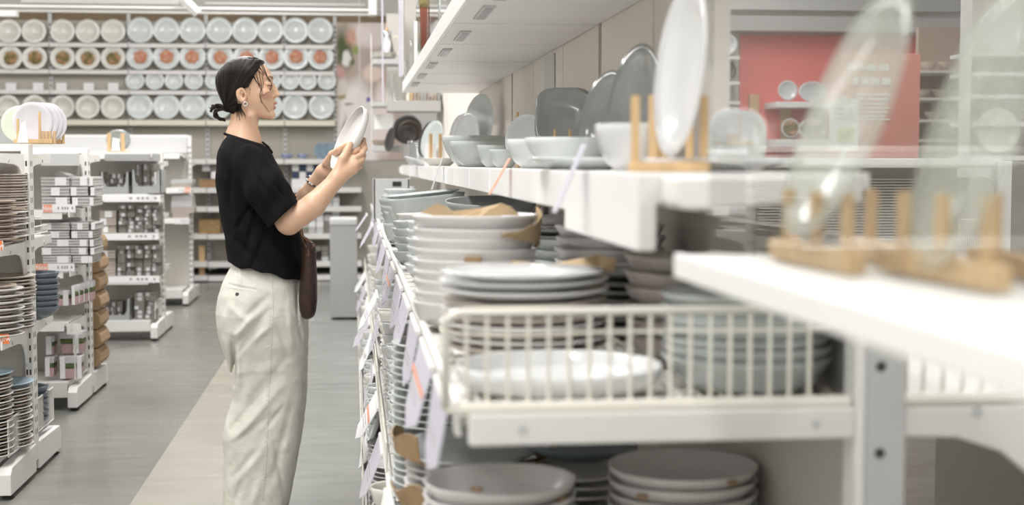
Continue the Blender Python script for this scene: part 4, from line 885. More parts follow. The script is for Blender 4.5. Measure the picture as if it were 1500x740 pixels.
MB().box(WX - .006, WX - .002, 5.42, 5.70, P(813, 133, 5.6).z, P(813, 83, 5.6).z).build('wall_notice', 'lightgrey', None, 'grey glossy sheet fixed on the wall panels', 'notice')

# ------------------------------------------------------------------ upper shelf
us = thing('upper_shelf', 'deep white upper shelf with light fittings under it', 'shelf', (.5, 3, ZU))
seu = [2.7, 3.63, 4.46, 5.23, 6.1, 6.95, 7.8, 8.76]
for i in range(len(seu) - 1):
    s = MB().box(UX + .012, WX - .003, seu[i] + .008, seu[i + 1] - .008, ZU, ZU + .02).build('bottom_board', 'white', us, bev=.0015)
for i in range(7):
    y = (2083 * .4375 / (220, 186, 162, 143, 128, 116, 250)[i]); u = (708, 676, 651, 632, 618, 608, 740)[i]
    x = P(u, 240 - .4375 * 2083 / y, y).x
    f = MB().box(x - .018, x + .018, y - .20, y + .14, ZU - .006, ZU).build('light_fitting', 'lightgrey', us, bev=.001)
    MB().box(x - .010, x + .012, y - .18, y + .12, ZU - .0075, ZU - .0055).build('lens', 'led', f)
MB().box(UX, UX + .011, 2.7, 8.76, ZU - .002, ZU + .062).build('front_fascia', 'white_cool', us, bev=.002)
MB().box(UX, WX, 8.762, 8.775, ZU - .002, ZU + .062).build('end_fascia', 'white_cool', us)
MB().box(UX + .012, WX, 2.7, 8.76, ZU + .045, ZU + .06).build('top_board', 'greymetal', us)
for i, (y0, y1, h) in enumerate(((4.6, 5.25, .42), (5.4, 6.0, .40), (6.1, 6.7, .38), (6.8, 7.3, .3))):
    MB().box(UX + .02, UX + .024, y0, y1, ZU + .062, ZU + .062 + h).build('acrylic_divider', 'acrylic', None, 'clear acrylic panel, %s from camera along the upper shelf' % pl_[i], 'acrylic panel', 'acrylic panels on the upper shelf')
    MB().box(UX + .02, .60, y0, y0 + .004, ZU + .062, ZU + .062 + h).build('acrylic_divider', 'acrylic', None, 'clear acrylic cross panel, %s from camera on the upper shelf' % pl_[i], 'acrylic panel', 'acrylic cross panels on the upper shelf')
a = P(599, 30, 7.3); b = P(612, 108, 7.3); MB().box(UX + .012, a.x + .09, 7.32, 7.34, ZU + .062, a.z).build('end_panel', 'white_cool', us, bev=.004)
p = P(616, 28, 6.5)
g = thing('brass_mug', 'terracotta pot with brass rim on the upper shelf', 'pot', (p.x, 6.5, ZU + .062))
MB().lathe([(0, 0), (.028, 0), (.034, p.z - ZU - .062 + .05)], 24, (p.x + .03, 6.5, ZU + .062)).build('body', 'mug', g, smooth=True)
MB().lathe([(.034, 0), (.036, .0), (.036, .07), (0, .07)], 24, (p.x + .03, 6.5, p.z + .05)).build('rim', 'jar', g, smooth=True)
for i, (u, y) in enumerate(((640, 5.6), (650, 5.2), (662, 4.9))):
    q = P(u, 20, y); MB().lathe([(0, 0), (.03, 0), (.034, .012), (.012, .02), (.010, .05), (.03, .07), (.037, .11), (.034, .15), (.03, .15), (.033, .11), (.02, .06), (0, .055)], 20, (UX + .07, y, ZU + .062)).build('glass_goblet', 'porc_white', None, 'white goblet, %s from left behind the acrylic panels' % ('first', 'second', 'third')[i], 'glass', 'goblets on the upper shelf', smooth=True)
for i in range(5):
    y = 3.9 + i * .55
    inst(lmesh('uwb', pr_bowl(.16, .10), 'porc_white', 24), 'white_bowl', (UX + .13, y, ZU + .062), None, 'white bowl, %s from camera on the upper shelf' % pl_[i], 'bowl', 'white bowls on the upper shelf')
# hanging strips and background display
strip = lambda u, v0, v1, Y, w_, m, lab: MB().box(P(u, v0, Y).x, P(u + w_, v0, Y).x, Y, Y + .003, P(u, v1, Y).z, P(u, v0, Y).z).build('hanging_strip', m, None, lab, 'price strip')
strip(583.5, -20, 112, 8.8, 5.5, 'lilac', 'long lilac price strip hanging before the upper shelf end')
strip(558.5, -20, 152, 11.0, 2.6, 'lilac', 'narrow pale strip hanging left of the upper shelf')
strip(589, -20, 110, 8.85, 2, 'white', 'thin white edge strip hanging beside lilac price strip')
bd = thing('cookware_display', 'grey display shelves with dark pans beyond the counter end', 'display', (P(600, 230, 13).x, 13.0, 0))
def bds(u0, u1, v0, v1, Y, dep, m, nm='shelf'):
    a = P(u0, v0, Y); b = P(u1, v1, Y); return MB().box(a.x, b.x, Y, Y + dep, b.z, a.z).build(nm, m, bd, bev=.003)
bds(568, 646, 147, 163, 12.2, .45, 'greymetal'); bds(545, 592, 213, 222, 13.0, .4, 'lightgrey'); bds(546, 585, 86, 94, 13.2, .4, 'lightgrey'); bds(543, 575, 150, 156, 13.3, .4, 'lightgrey')
bds(543, 545.5, 50, 230, 13.1, .03, 'white', 'post'); bds(640, 660, 130, 240, 12.5, .02, 'lightgrey', 'panel'); bds(590, 640, 163, 235, 13.6, .02, 'greymetal', 'back_panel'); bds(566, 592, 20, 150, 13.7, .02, 'greige', 'back_panel')
bds(548, 576, 168, 190, 13.5, .02, 'white_cool', 'mirror_board')
bds(592, 645, -20, 145, 13.9, .02, 'greige', 'back_panel')
for i, (u, v, d, m_) in enumerate(((597, 190, .27, 'porc_dark'), (600, 194, .22, 'porc_brown'), (597, 198, .17, 'porc_dark'))):
    standing('pan%d' % i, d, m_, u, v, 13.0 - .05 * i, .15, .1, ('largest', 'middle', 'smallest')[i] + ' dark plate standing in the cookware display', n=32, nm='dark_plate')
standing('dkp', .22, 'porc_dark', 574, 205, 12.9, 1.2, .2, 'dark plate standing edge-on left of the dark plate trio', n=28, nm='dark_plate')
for i, u in enumerate((552, 560, 567)):
    inst(lmesh('tb', pr_bowl(.09, .05), 'porc_tan', 18), 'brown_bowl', (P(u, 213, 13.1).x, 13.1, P(u, 213, 13.1).z), None, '%s small brown bowl on the cookware display' % ('left', 'middle', 'right')[i], 'bowl')
q = P(572, 86, 13.3)
g = thing('enamel_jug', 'cream jug with a big ring handle on the background display', 'jug', (q.x, 13.3, q.z))
MB().lathe([(0, 0), (.07, 0), (.075, .02), (.05, .14), (.035, .22), (.04, .25), (.03, .25), (.028, .22), (0, .2)], 24, (q.x - .03, 13.3, q.z)).build('body', 'steel', g, smooth=True)
MB().tube([(q.x + .05 + .04 * math.cos(a_ * PI / 8), 13.3, q.z + .12 + .085 * math.sin(a_ * PI / 8)) for a_ in range(17)], .009, 6).build('handle', 'cream', g)
MB().lathe([(0, 0), (.015, 0), (.012, .04), (0, .05)], 12, (q.x - .03, 13.3, q.z + .25)).build('knob', 'bamboo', g)
for i in range(3): inst(lmesh('cst', pr_plate(.24, .02), 'porc_cream', 24), 'cream_plate', (P(562, 86, 13.35).x, 13.32, P(562, 86, 13.3).z + .002 + i * .016), None, ('bottom', 'middle', 'top')[i] + ' cream plate under the jug on the background display', 'plate')
for i, (u, v0, v1, m_) in enumerate(((603, 20, 112, 'glass'), (595, 60, 120, 'glass'), (575, 20, 60, 'glass'))):
    a = P(u, v0, 12.6); b = P(u + 8, v1, 12.6); MB().lathe([(0, 0), (.04, 0), (.045, (a.z - b.z) * .6), (.02, (a.z - b.z) * .8), (.022, a.z - b.z), (0, a.z - b.z)], 16, (a.x, 12.6, P(570, 147, 12.4).z)).build('glass_bottle', m_, None, '%s tall glass bottle on the background display' % ('right', 'middle', 'left')[i], 'bottle', smooth=True)
rb = random.Random(5)
for i in range(10):
    u = 596 + i * 5; a = P(u, 147 - rb.uniform(6, 14), 12.35); b = P(u + 3.6, 147, 12.35)
    MB().box(a.x, b.x, 12.35, 12.5, b.z, a.z).build('wooden_utensil_box', rb.choice(['bamboo', 'porc_tan', 'cream', 'grey']), None, 'small upright packet, %s from left on the grey background shelf' % cnt[i], 'packet', 'packets on the grey background shelf')
# ------------------------------------------------------------------ reflection in the acrylic, built as solid displays beyond the near shelf
RY = 11.0
def rb_(u0, u1, v0, v1, Y, dep, m): a = P(u0, v0, Y); b = P(u1, v1, Y); return MB().box(a.x, b.x, Y, Y + dep, b.z, a.z)
rd = thing('red_display_wall', 'red display wall with two white shelves of plates, standing in for a reflection', 'display wall', (P(1160, 200, RY).x, RY, 0))
rb_(1083, 1352, 50, 232, RY, .05, 0).build('red_panel', 'red', rd)
rb_(1040, 1600, 22, 50, RY - .2, .3, 0).build('header', 'greymetal', rd)
rb_(1040, 1600, -40, 20, RY + .1, .1, 0).build('upper_wall', 'greymetal', rd)
rb_(1138, 1222, 149, 158, RY - .35, .34, 0).build('shelf', 'white_cool', rd, bev=.004); rb_(1138, 1222, 204, 214, RY - .35, .34, 0).build('shelf', 'white_cool', rd, bev=.004)
rb_(1098, 1111, 138, 232, RY - .05, .05, 0).build('wooden_post', 'bamboo', rd); rb_(1145, 1158, 158, 204, RY - .05, .05, 0).build('wooden_post', 'bamboo', rd); rb_(1196, 1212, 158, 204, RY - .05, .05, 0).build('wooden_post', 'bamboo', rd)
for i, (u, v, d, sx, fd) in enumerate(((1153, 133, .155, 1, 0), (1190, 135, .16, 1.45, 0), (1157, 188, .15, 1, 1), (1189, 189, .15, 1.5, 1))):
    p = P(u, v, RY - .3)
    o = inst(lmesh('rdp%d' % i, pr_plate(d, .02), 'porc_white', 32, sx=sx), 'display_plate', p, (PI / 2 - .1, 0, 0), '%s white %s%s on the red display wall' % (('upper', 'lower')[i // 2], ('round plate', 'oval platter')[i % 2], ' with golden food' if fd else ''), 'plate')
    if fd: inst(food('a', .05), 'food', (0, 0, .003), None, parent=o, scale=(sx, 1, 1))
gp = thing('plate_column_display', 'reflected narrow grey display column of plates left of the red wall', 'display', (P(1060, 200, RY).x, RY, 0))
rb_(1036, 1082, 30, 235, RY, .05, 0).build('panel', 'greige', gp)
for v in (82, 119, 148, 180): rb_(1036, 1084, v, v + 5, RY - .2, .2, 0).build('shelf', 'white', gp)
for i, (u, v, m) in enumerate(((1064, 65, 'porc_white'), (1062, 104, 'porc_dark'), (1068, 170, 'porc_cream'))):
    inst(lmesh('gcp%d' % i, pr_rimplate(.17, .02), m, 28), 'display_plate', P(u, v, RY - .15), (PI / 2 - .1, 0, 0), ('white', 'dark', 'cream')[i] + ' plate on the narrow column left of the red wall', 'plate')
for (u, Y_, w_) in ((1240, 8.05, .03), (1338, 8.05, .03)): pass
sg = thing('sign_board', 'salmon sign board with white lettering beside the red wall, standing in for a reflection', 'sign', (P(1290, 220, 8.0).x, 8.0, 0))
rb_(1232, 1346, 78, 232, 8.0, .02, 0).build('board', 'redprint', sg, bev=.003)
tl = MB()
for (u0, u1, v0, v1) in ((1240, 1256, 94, 103), (1260, 1266, 94, 103), (1270, 1284, 94, 103), (1288, 1302, 94, 103), (1250, 1258, 113, 124), (1262, 1272, 113, 124), (1276, 1288, 114, 124), (1292, 1305, 114, 124)):
    a = P(u0, v0, 7.995); b = P(u1, v1, 7.995); tl.box(a.x, b.x, 7.994, 8.0, b.z, a.z)
for k, v in enumerate((137, 143.5, 151, 157, 163, 169, 174)):
    a = P(1254, v, 7.995); b = P(1304 - (k % 3) * 3, v + (3 if k < 2 else 2), 7.995); tl.box(a.x, b.x, 7.995, 8.0, b.z, a.z)
tl.build('lettering', 'white_cool', sg)
for u in (1245, 1333): q = P(u, 230, 8.03); MB().box(q.x - .015, q.x + .015, 8.02, 8.05, 0, q.z).build('post', 'white', sg)
tg = thing('price_sheet', 'reflected white price sheet with yellow box in front of salmon sign', 'price sheet', (P(1235, 220, 7.6).x, 7.6, 0))
rb_(1216, 1257, 145, 221, 7.6, .01, 0).build('sheet', 'paper', tg); o = rb_(1228, 1250, 188, 206, 7.595, .004, 0).build('yellow_box', 'yellow', tg)
tl = MB()
for k, v in enumerate((158, 165, 172)): a = P(1222, v, 7.597); b = P(1250, v + 2, 7.597); tl.box(a.x, b.x, 7.597, 7.6, b.z, a.z)
for k in range(3): a = P(1232 + k * 5.5, 193, 7.593); b = P(1235.5 + k * 5.5, 201, 7.593); tl.box(a.x, b.x, 7.592, 7.595, b.z, a.z)
tl.build('print', 'inkgrey', tg)
q = P(1236, 221, 7.61); MB().box(q.x - .012, q.x + .012, 7.61, 7.635, 0, q.z + .3).build('post', 'white', tg)
bs2 = thing('brown_shelving', 'reflected brown-backed shelving with bowls right of the salmon sign', 'shelving', (P(1385, 220, 9.5).x, 9.5, 0))
a = P(1346, 40, 9.5); b = P(1440, 40, 9.5); MB().box(a.x, b.x, 9.5, 9.55, 0, a.z).build('back', 'brownshelf', bs2)
for v in (103, 143, 175, 204): rb_(1340, 1440, v, v + 4, 9.1, .4, 0).build('shelf', 'greige', bs2)
for i, (u, v) in enumerate(((1352, 143), (1374, 143), (1398, 143), (1360, 103), (1385, 103), (1365, 175), (1395, 175))):
    q = P(u, v, 9.25); inst(lmesh('bsb', pr_bowl(.10, .05), 'porc_tan', 20), 'brown_bowl', q, None, 'tan bowl, %s from the left on the %s brown shelf' % (('first', 'second', 'third')[[0, 1, 2, 0, 1, 0, 1][i]], ('second', 'second', 'second', 'top', 'top', 'third', 'third')[i]), 'bowl')
wp = thing('plate_panel_display', 'reflected pale panel display with two large plates at the right edge', 'display', (P(1470, 220, 6.5).x, 6.5, 0))
rb_(1420, 1600, -30, 236, 6.7, .04, 0).build('panel', 'greige', wp); rb_(1412, 1420, -30, 236, 6.45, .03, 0).build('upright', 'white', wp)
for v in (76, 105, 138, 178, 228): rb_(1424, 1600, v, v + 7, 6.45, .25, 0).build('shelf', 'white', wp)
for i, (u, v, d, m) in enumerate(((1466, 45, .225, 'porc_cool'), (1460, 192, .215, 'porc_pale'))):
    inst(lmesh('wpp%d' % i, pr_plate(d, .02), m, 40), 'display_plate', P(u, v, 6.5), (PI / 2 - .1, 0, 0), ('upper blue-white', 'lower pale')[i] + ' plate on the panel display at the right edge', 'plate')
g5 = thing('rear_gondola', 'white gondola with louvred panel and wire basket, built as its reflection in the acrylic', 'shelving', (P(1300, 300, 5.2).x, 5.2, 0))
rb_(1110, 1470, 232, 246, 5.2, .35, 0).build('top_shelf', 'white', g5, bev=.003)
rb_(1110, 1470, 246, 440, 5.5, .02, 0).build('back_panel', 'greige', g5)
lv = MB()
for k in range(26): a = P(1112, 262 + k * 4.2, 5.46); b = P(1395, 263.8 + k * 4.2, 5.46); lv.box(a.x, b.x, 5.46, 5.49, b.z, a.z)
lv.build('louvres', 'white', g5)
rb_(1462, 1478, 236, 470, 5.15, .03, 0).build('upright', 'white_cool', g5, bev=.003)
a = P(1402, 243, 5.2); b = P(1466, 330, 5.2)
MB().prism([(a.x, a.z), (b.x, a.z), (b.x, b.z), (b.x - .02, b.z), (b.x - .025, a.z - .08), (b.x - .045, a.z - .055), (b.x - .07, a.z - .045), (a.x, a.z - .045)], 5.2, 5.215, 'y').build('bracket', 'white_cool', g5, bev=.003)
a = P(1405, 322, 5.1); b = P(1463, 365, 5.1)
wb = MB(); wb.tube([(a.x, 5.1, a.z), (b.x, 5.1, a.z), (b.x, 5.1, b.z), (a.x, 5.1, b.z), (a.x, 5.1, a.z)], .003, 5)
for k in range(1, 20): x = a.x + (b.x - a.x) * k / 20; wb.tube([(x, 5.1, a.z), (x, 5.1, b.z)], .0012, 4)
wb.build('wire_basket', 'white_cool', g5)
rl = rb_(1160, 1450, 366, 384, 4.9, .01, 0).build('price_rail', 'white_cool', g5, bev=.002)
for (u0, u1) in ((1206, 1243), (1308, 1332)): rb_(u0, u1, 367, 383, 4.892, .008, 0).build('orange_label', 'orange_soft', rl)
rb_(1130, 1480, 384, 398, 4.91, .5, 0).build('lower_shelf', 'white', g5)
for i in range(5):
    q = P(1168 + i * 46, 366, 5.2); inst(lmesh('g5b', pr_bowl(.11, .06), ('porc_tan'), 20), 'brown_bowl', (q.x, 5.2, P(1200, 384, 5.0).z), None, 'brown bowl, %s from the left behind the acrylic sheet' % cnt[i], 'bowl')
# brown floor-side boxes at right
rb_(1395, 1520, 396, 520, 4.2, .3, 0).build('kraft_carton', 'kraft', None, 'large brown carton low behind the right foreground shelf', 'carton', bev=.004)
rb_(1130, 1390, 400, 470, 5.0, .3, 0).build('kraft_carton', 'porc_beige', None, 'wide beige carton low behind the right foreground shelf', 'carton', bev=.004)
# --- near shelf: big blurred plates in bamboo stands
def stand_big(key, d, m, u, v, X, yaw, lean, label, h=.022):
    p = PX(u, v, X); o = inst(lmesh(key, pr_plate(d, h, .006), m, 72), 'standing_plate', p, None, label, 'plate')
    dr = Vector((-math.sin(yaw), -math.cos(yaw), math.tan(lean))).normalized(); o.rotation_mode = 'QUATERNION'; o.rotation_quaternion = dr.to_track_quat('Z', 'Y'); return p
p1 = stand_big('nb1', .30, 'pale_reflect', 1262, 176, .56, 1.62, .36, 'large pale green plate behind the acrylic sheet, see-through in place of reflections')
p2 = stand_big('nb2', .30, 'pale_reflect', 1456, 190, .62, 1.70, .30, 'second pale green plate at the right edge, see-through in place of reflections')
for i, p in enumerate((p1, p2)):
    g = thing('plate_rack', ('bamboo rack under the large pale green plate', 'bamboo rack under the plate at the right edge')[i], 'rack', (p.x, p.y, 1.166))
    for dx in (-.05, .05): MB().box(p.x + dx - .011, p.x + dx + .011, p.y - .13, p.y + .15, 1.166, 1.190).build('rail', 'bamboo', g, bev=.004)
    for k in range(3):
        for dx in (-.05, .05): MB().tube([(p.x + dx, p.y - .10 + k * .10, 1.19), (p.x + dx, p.y - .10 + k * .10, 1.25)], .008, 8).build('peg', 'bamboo', g)
# ------------------------------------------------------------------ SDF toolkit (numpy) for the person
A = np.array
def vec(v): return np.array([v[0], v[1], v[2]], dtype=np.float32)
def rc(p, a, b, r1, r2):
    a = vec(a); b = vec(b); ba = b - a; pa = p - a; h = np.clip((pa @ ba) / max(float(ba @ ba), 1e-9), 0, 1)
    return np.linalg.norm(pa - h[:, None] * ba, axis=1) - (r1 + h * (r2 - r1))
def ell(p, c, r, R=None):
    q = p - vec(c)
    if R is not None: q = q @ R
    r = np.array(r, dtype=np.float32); k0 = np.linalg.norm(q / r, axis=1); k1 = np.linalg.norm(q / (r * r), axis=1) + 1e-9
    return k0 * (k0 - 1) / k1
def smin(a, b, k): h = np.maximum(k - np.abs(a - b), 0) / k; return np.minimum(a, b) - h * h * k * .25
def smax(a, b, k): return -smin(-a, -b, k)
def chain(p, pts, rs, k=.004):
    d = None
    for i in range(len(pts) - 1):
        e = rc(p, pts[i], pts[i + 1], rs[i], rs[i + 1]); d = e if d is None else smin(d, e, k)
    return d
class Prof:       # table z -> (xb, xf, w)
    def __init__(s, rows):
        r = sorted(rows); z = A([q[0] for q in r]); s.z = np.linspace(z[0], z[-1], 400)
        s.t = []
        for j in (1, 2, 3):
            v = A([q[j] for q in r]); m = np.gradient(v, z); i = np.clip(np.searchsorted(z, s.z) - 1, 0, len(z) - 2)
            h = z[i + 1] - z[i]; t = (s.z - z[i]) / h
            s.t.append((2 * t ** 3 - 3 * t ** 2 + 1) * v[i] + (t ** 3 - 2 * t ** 2 + t) * h * m[i] + (-2 * t ** 3 + 3 * t ** 2) * v[i + 1] + (t ** 3 - t ** 2) * h * m[i + 1])
    def __call__(s, p, yc=0.0, n=2.2, bulge=None):
        z = p[:, 2]; xb = np.interp(z, s.z, s.t[0]); xf = np.interp(z, s.z, s.t[1]); w_ = np.interp(z, s.z, s.t[2])
        xm = (xb + xf) / 2; ax = (xf - xb) / 2
        k = (np.abs((p[:, 0] - xm) / ax) ** n + np.abs((p[:, 1] - yc) / w_) ** n) ** (1 / n)
        d = (k - 1) * np.minimum(ax, w_)
        return np.maximum(d, np.maximum(z - s.z[-1], s.z[0] - z))
def poly2(p, pts):
    """signed distance to a polygon in the xz plane"""
    x = p[:, 0]; z = p[:, 2]; d = np.full(len(p), 1e9, np.float32); s = np.ones(len(p), np.float32); n = len(pts); j = n - 1
    for i in range(n):
        ex = pts[j][0] - pts[i][0]; ez = pts[j][1] - pts[i][1]; wx = x - pts[i][0]; wz = z - pts[i][1]
        t = np.clip((wx * ex + wz * ez) / (ex * ex + ez * ez), 0, 1); bx = wx - ex * t; bz = wz - ez * t
        d = np.minimum(d, bx * bx + bz * bz)
        c1 = z >= pts[i][1]; c2 = z < pts[j][1]; c3 = ex * wz > ez * wx
        m = (c1 & c2 & c3) | (~c1 & ~c2 & ~c3); s = np.where(m, -s, s); j = i
    return s * np.sqrt(d)
def sdf_mesh(F_, lo, hi, h, name, m, parent, margin=1.6):
    lo = A(lo, dtype=np.float64); hi = A(hi, dtype=np.float64); B = 8
    nb = np.ceil((hi - lo) / (h * B)).astype(int); n = nb * B
    idx = np.indices(nb).reshape(3, -1).T; cen = (lo + (idx + .5) * h * B).astype(np.float32)
    val = F_(cen); act = np.abs(val) < h * B * .87 * margin
    fld = np.repeat(np.repeat(np.repeat(np.where(val < 0, -1., 1.).reshape(nb).astype(np.float32), B, 0), B, 1), B, 2)
    off = np.indices((B, B, B)).reshape(3, -1).T
    ids = idx[act]
    for s in range(0, len(ids), 1500):
        c = ids[s:s + 1500]; g = (c[:, None, :] * B + off[None]).reshape(-1, 3)
        pts = (lo + g * h).astype(np.float32); fld[g[:, 0], g[:, 1], g[:, 2]] = F_(pts)
    S = fld < 0
    c8 = [S[i:n[0] - 1 + i, j:n[1] - 1 + j, k:n[2] - 1 + k] for i in (0, 1) for j in (0, 1) for k in (0, 1)]
    anyv = c8[0].copy(); allv = c8[0].copy()
    for q in c8[1:]: anyv |= q; allv &= q
    cells = np.argwhere(anyv & ~allv); vid = np.full(tuple(n - 1), -1, np.int32); vid[tuple(cells.T)] = np.arange(len(cells))
    acc = np.zeros((len(cells), 3)); cnt_ = np.zeros(len(cells))
    cor = [(i, j, k) for i in (0, 1) for j in (0, 1) for k in (0, 1)]
    for a in cor:
        for b in cor:
            if sum(abs(x - y) for x, y in zip(a, b)) != 1 or a > b: continue
            fa = fld[cells[:, 0] + a[0], cells[:, 1] + a[1], cells[:, 2] + a[2]]; fb = fld[cells[:, 0] + b[0], cells[:, 1] + b[1], cells[:, 2] + b[2]]
            mk = (fa < 0) != (fb < 0); t = np.where(mk, fa / (fa - fb + 1e-12), 0)
            pt = A(a) + t[:, None] * (A(b) - A(a)); acc[mk] += pt[mk]; cnt_[mk] += 1
    V = lo + (cells + acc / cnt_[:, None]) * h
    faces = []
    for ax in range(3):
        u_, v_ = [(1, 2), (2, 0), (0, 1)][ax]
        sl0 = [slice(1, None)] * 3; 
        a0 = [slice(1, n[q] - 1) for q in range(3)]; a0[ax] = slice(0, n[ax] - 1); a1 = list(a0); a1[ax] = slice(1, n[ax])
        s0 = S[tuple(a0)]; s1 = S[tuple(a1)]; e = np.argwhere(s0 != s1); base = e.copy(); base[:, u_] += 1; base[:, v_] += 1
        du = np.zeros(3, int); du[u_] = 1; dv_ = np.zeros(3, int); dv_[v_] = 1
        q = [vid[tuple((base + o).T)] for o in (-du - dv_, -dv_, A([0, 0, 0]), -du)]
        Q = np.stack(q, 1); fl = s0[tuple(e.T)]; Q[~fl] = Q[~fl][:, ::-1]; faces.append(Q)
    Fc = np.concatenate(faces); Fc = Fc[(Fc >= 0).all(1)]
    offp = Vector((0, 0, 0)); q = parent
    while q is not None: offp += q.location; q = q.parent
    V = V - A(offp)
    me = bpy.data.meshes.new(name); me.vertices.add(len(V)); me.vertices.foreach_set('co', V.astype(np.float32).ravel())
    me.loops.add(len(Fc) * 4); me.loops.foreach_set('vertex_index', Fc.astype(np.int32).ravel())
    me.polygons.add(len(Fc)); me.polygons.foreach_set('loop_start', np.arange(0, len(Fc) * 4, 4, dtype=np.int32)); me.polygons.foreach_set('loop_total', np.full(len(Fc), 4, np.int32))
    me.update(calc_edges=True); me.polygons.foreach_set('use_smooth', [True] * len(Fc)); me.materials.append(M[m] if isinstance(m, str) else m); me.validate()
    o = bpy.data.objects.new(name, me); COL.objects.link(o); o.parent = parent
    return o
def near_mask(p, c, R): return np.linalg.norm(p - vec(c), axis=1) < R
# ------------------------------------------------------------------ person
PY = 4.8
W = lambda u, v, y=PY: P(u, v, y)
hx = lambda u, y=PY: P(u, 130, y).x
hz = lambda v, y=PY: P(360, v, y).z
cm = (hx(361) - hx(360)) / .2304 * 1.0        # one local centimetre (0.2304 cm of the reference per pixel)
def H(x, y, z):       # head-local cm -> world
    return Vector((hx(360) + x * cm, PY - y * cm, hz(130) + z * cm))
# materials
def skin_mat():
    m = bpy.data.materials.new('skin'); m.use_nodes = True; nt = m.node_tree; L = nt.links; b = nt.nodes['Principled BSDF']
    b.inputs['Roughness'].default_value = .42; b.inputs['Subsurface Weight'].default_value = .12; b.inputs['Subsurface Radius'].default_value = (.012, .005, .003); b.inputs['Subsurface Scale'].default_value = .5
    tc = N(nt, 'ShaderNodeTexCoord'); n1 = N(nt, 'ShaderNodeTexNoise'); n1.inputs['Scale'].default_value = 14; L.new(tc.outputs['Object'], n1.inputs[0])
    mx = N(nt, 'ShaderNodeMix', data_type='RGBA'); mx.inputs[6].default_value = (.66, .41, .27, 1); mx.inputs[7].default_value = (.74, .49, .34, 1); L.new(n1.outputs[0], mx.inputs[0]); prev = mx.outputs[2]
    def spot(pt, r, col, amt=1):
        nonlocal prev
        d = N(nt, 'ShaderNodeVectorMath', operation='SUBTRACT'); L.new(tc.outputs['Object'], d.inputs[0]); d.inputs[1].default_value = tuple(Vector(pt) - PB)
        sc = N(nt, 'ShaderNodeVectorMath', operation='MULTIPLY'); L.new(d.outputs[0], sc.inputs[0]); sc.inputs[1].default_value = (1 / r[0], 1 / r[1], 1 / r[2])
        ln = N(nt, 'ShaderNodeVectorMath', operation='LENGTH'); L.new(sc.outputs[0], ln.inputs[0])
        mr = N(nt, 'ShaderNodeMapRange'); mr.inputs[1].default_value = 1.15; mr.inputs[2].default_value = .7; mr.inputs[3].default_value = 0; mr.inputs[4].default_value = amt; L.new(ln.outputs[1], mr.inputs[0])
        q = N(nt, 'ShaderNodeMix', data_type='RGBA'); L.new(mr.outputs[0], q.inputs[0]); L.new(prev, q.inputs[6]); q.inputs[7].default_value = (*col, 1); prev = q.outputs[2]
    spot(H(10.2, 0, -4.9), (.014, .024, .0055), (.55, .17, .14), .9); spot(H(9.9, 0, -6.4), (.014, .022, .0075), (.56, .17, .14), .9)
    spot(H(7.2, 4.5, -2.2), (.022, .03, .02), (.68, .34, .25), .5); spot(H(7.2, -4.5, -2.2), (.022, .03, .02), (.68, .34, .25), .5)
    L.new(prev, b.inputs['Base Color'])
    bp = N(nt, 'ShaderNodeBump'); n2 = N(nt, 'ShaderNodeTexNoise'); n2.inputs['Scale'].default_value = 220; L.new(tc.outputs['Object'], n2.inputs[0]); bp.inputs['Strength'].default_value = .1; bp.inputs['Distance'].default_value = .001
    L.new(n2.outputs[0], bp.inputs['Height']); L.new(bp.outputs[0], b.inputs['Normal']); return m
PB = Vector((W(385, 400).x, PY, 0))
person = thing('person', 'person in black short-sleeved shirt and off-white wide trousers holding up a plate', 'person', tuple(PB))
M['skin'] = skin_mat()
# head profile (local cm): z, back, front(no nose), half width
head_rows = [(-11.2, 0.5, 5.0, 3.0), (-10.5, -1.0, 8.1, 3.4), (-9.8, -2.5, 9.3, 3.9), (-9.2, -3.4, 9.65, 4.3), (-7.9, -4.6, 9.15, 5.0), (-6.7, -5.4, 9.15, 5.5), (-5.6, -6.2, 9.2, 5.9), (-4.4, -6.9, 9.4, 6.2), (-3.2, -7.5, 9.3, 6.5), (-1.5, -8.2, 8.8, 6.8), (.3, -8.8, 8.6, 6.9), (1.6, -9.0, 8.55, 6.9), (2.6, -9.1, 8.75, 7.0), (3.8, -9.1, 9.15, 7.2), (5.2, -8.8, 8.6, 7.4), (6.6, -8.1, 7.9, 7.2), (8.0, -6.6, 6.6, 6.2), (9.0, -4.8, 4.9, 4.9), (9.6, -2.6, 2.6, 3.2), (9.85, -.8, .8, 1.5)]
headP = Prof(head_rows)
def to_local(p):
    q = np.empty_like(p); q[:, 0] = (p[:, 0] - hx(360)) / cm; q[:, 1] = (PY - p[:, 1]) / cm; q[:, 2] = (p[:, 2] - hz(130)) / cm; return q
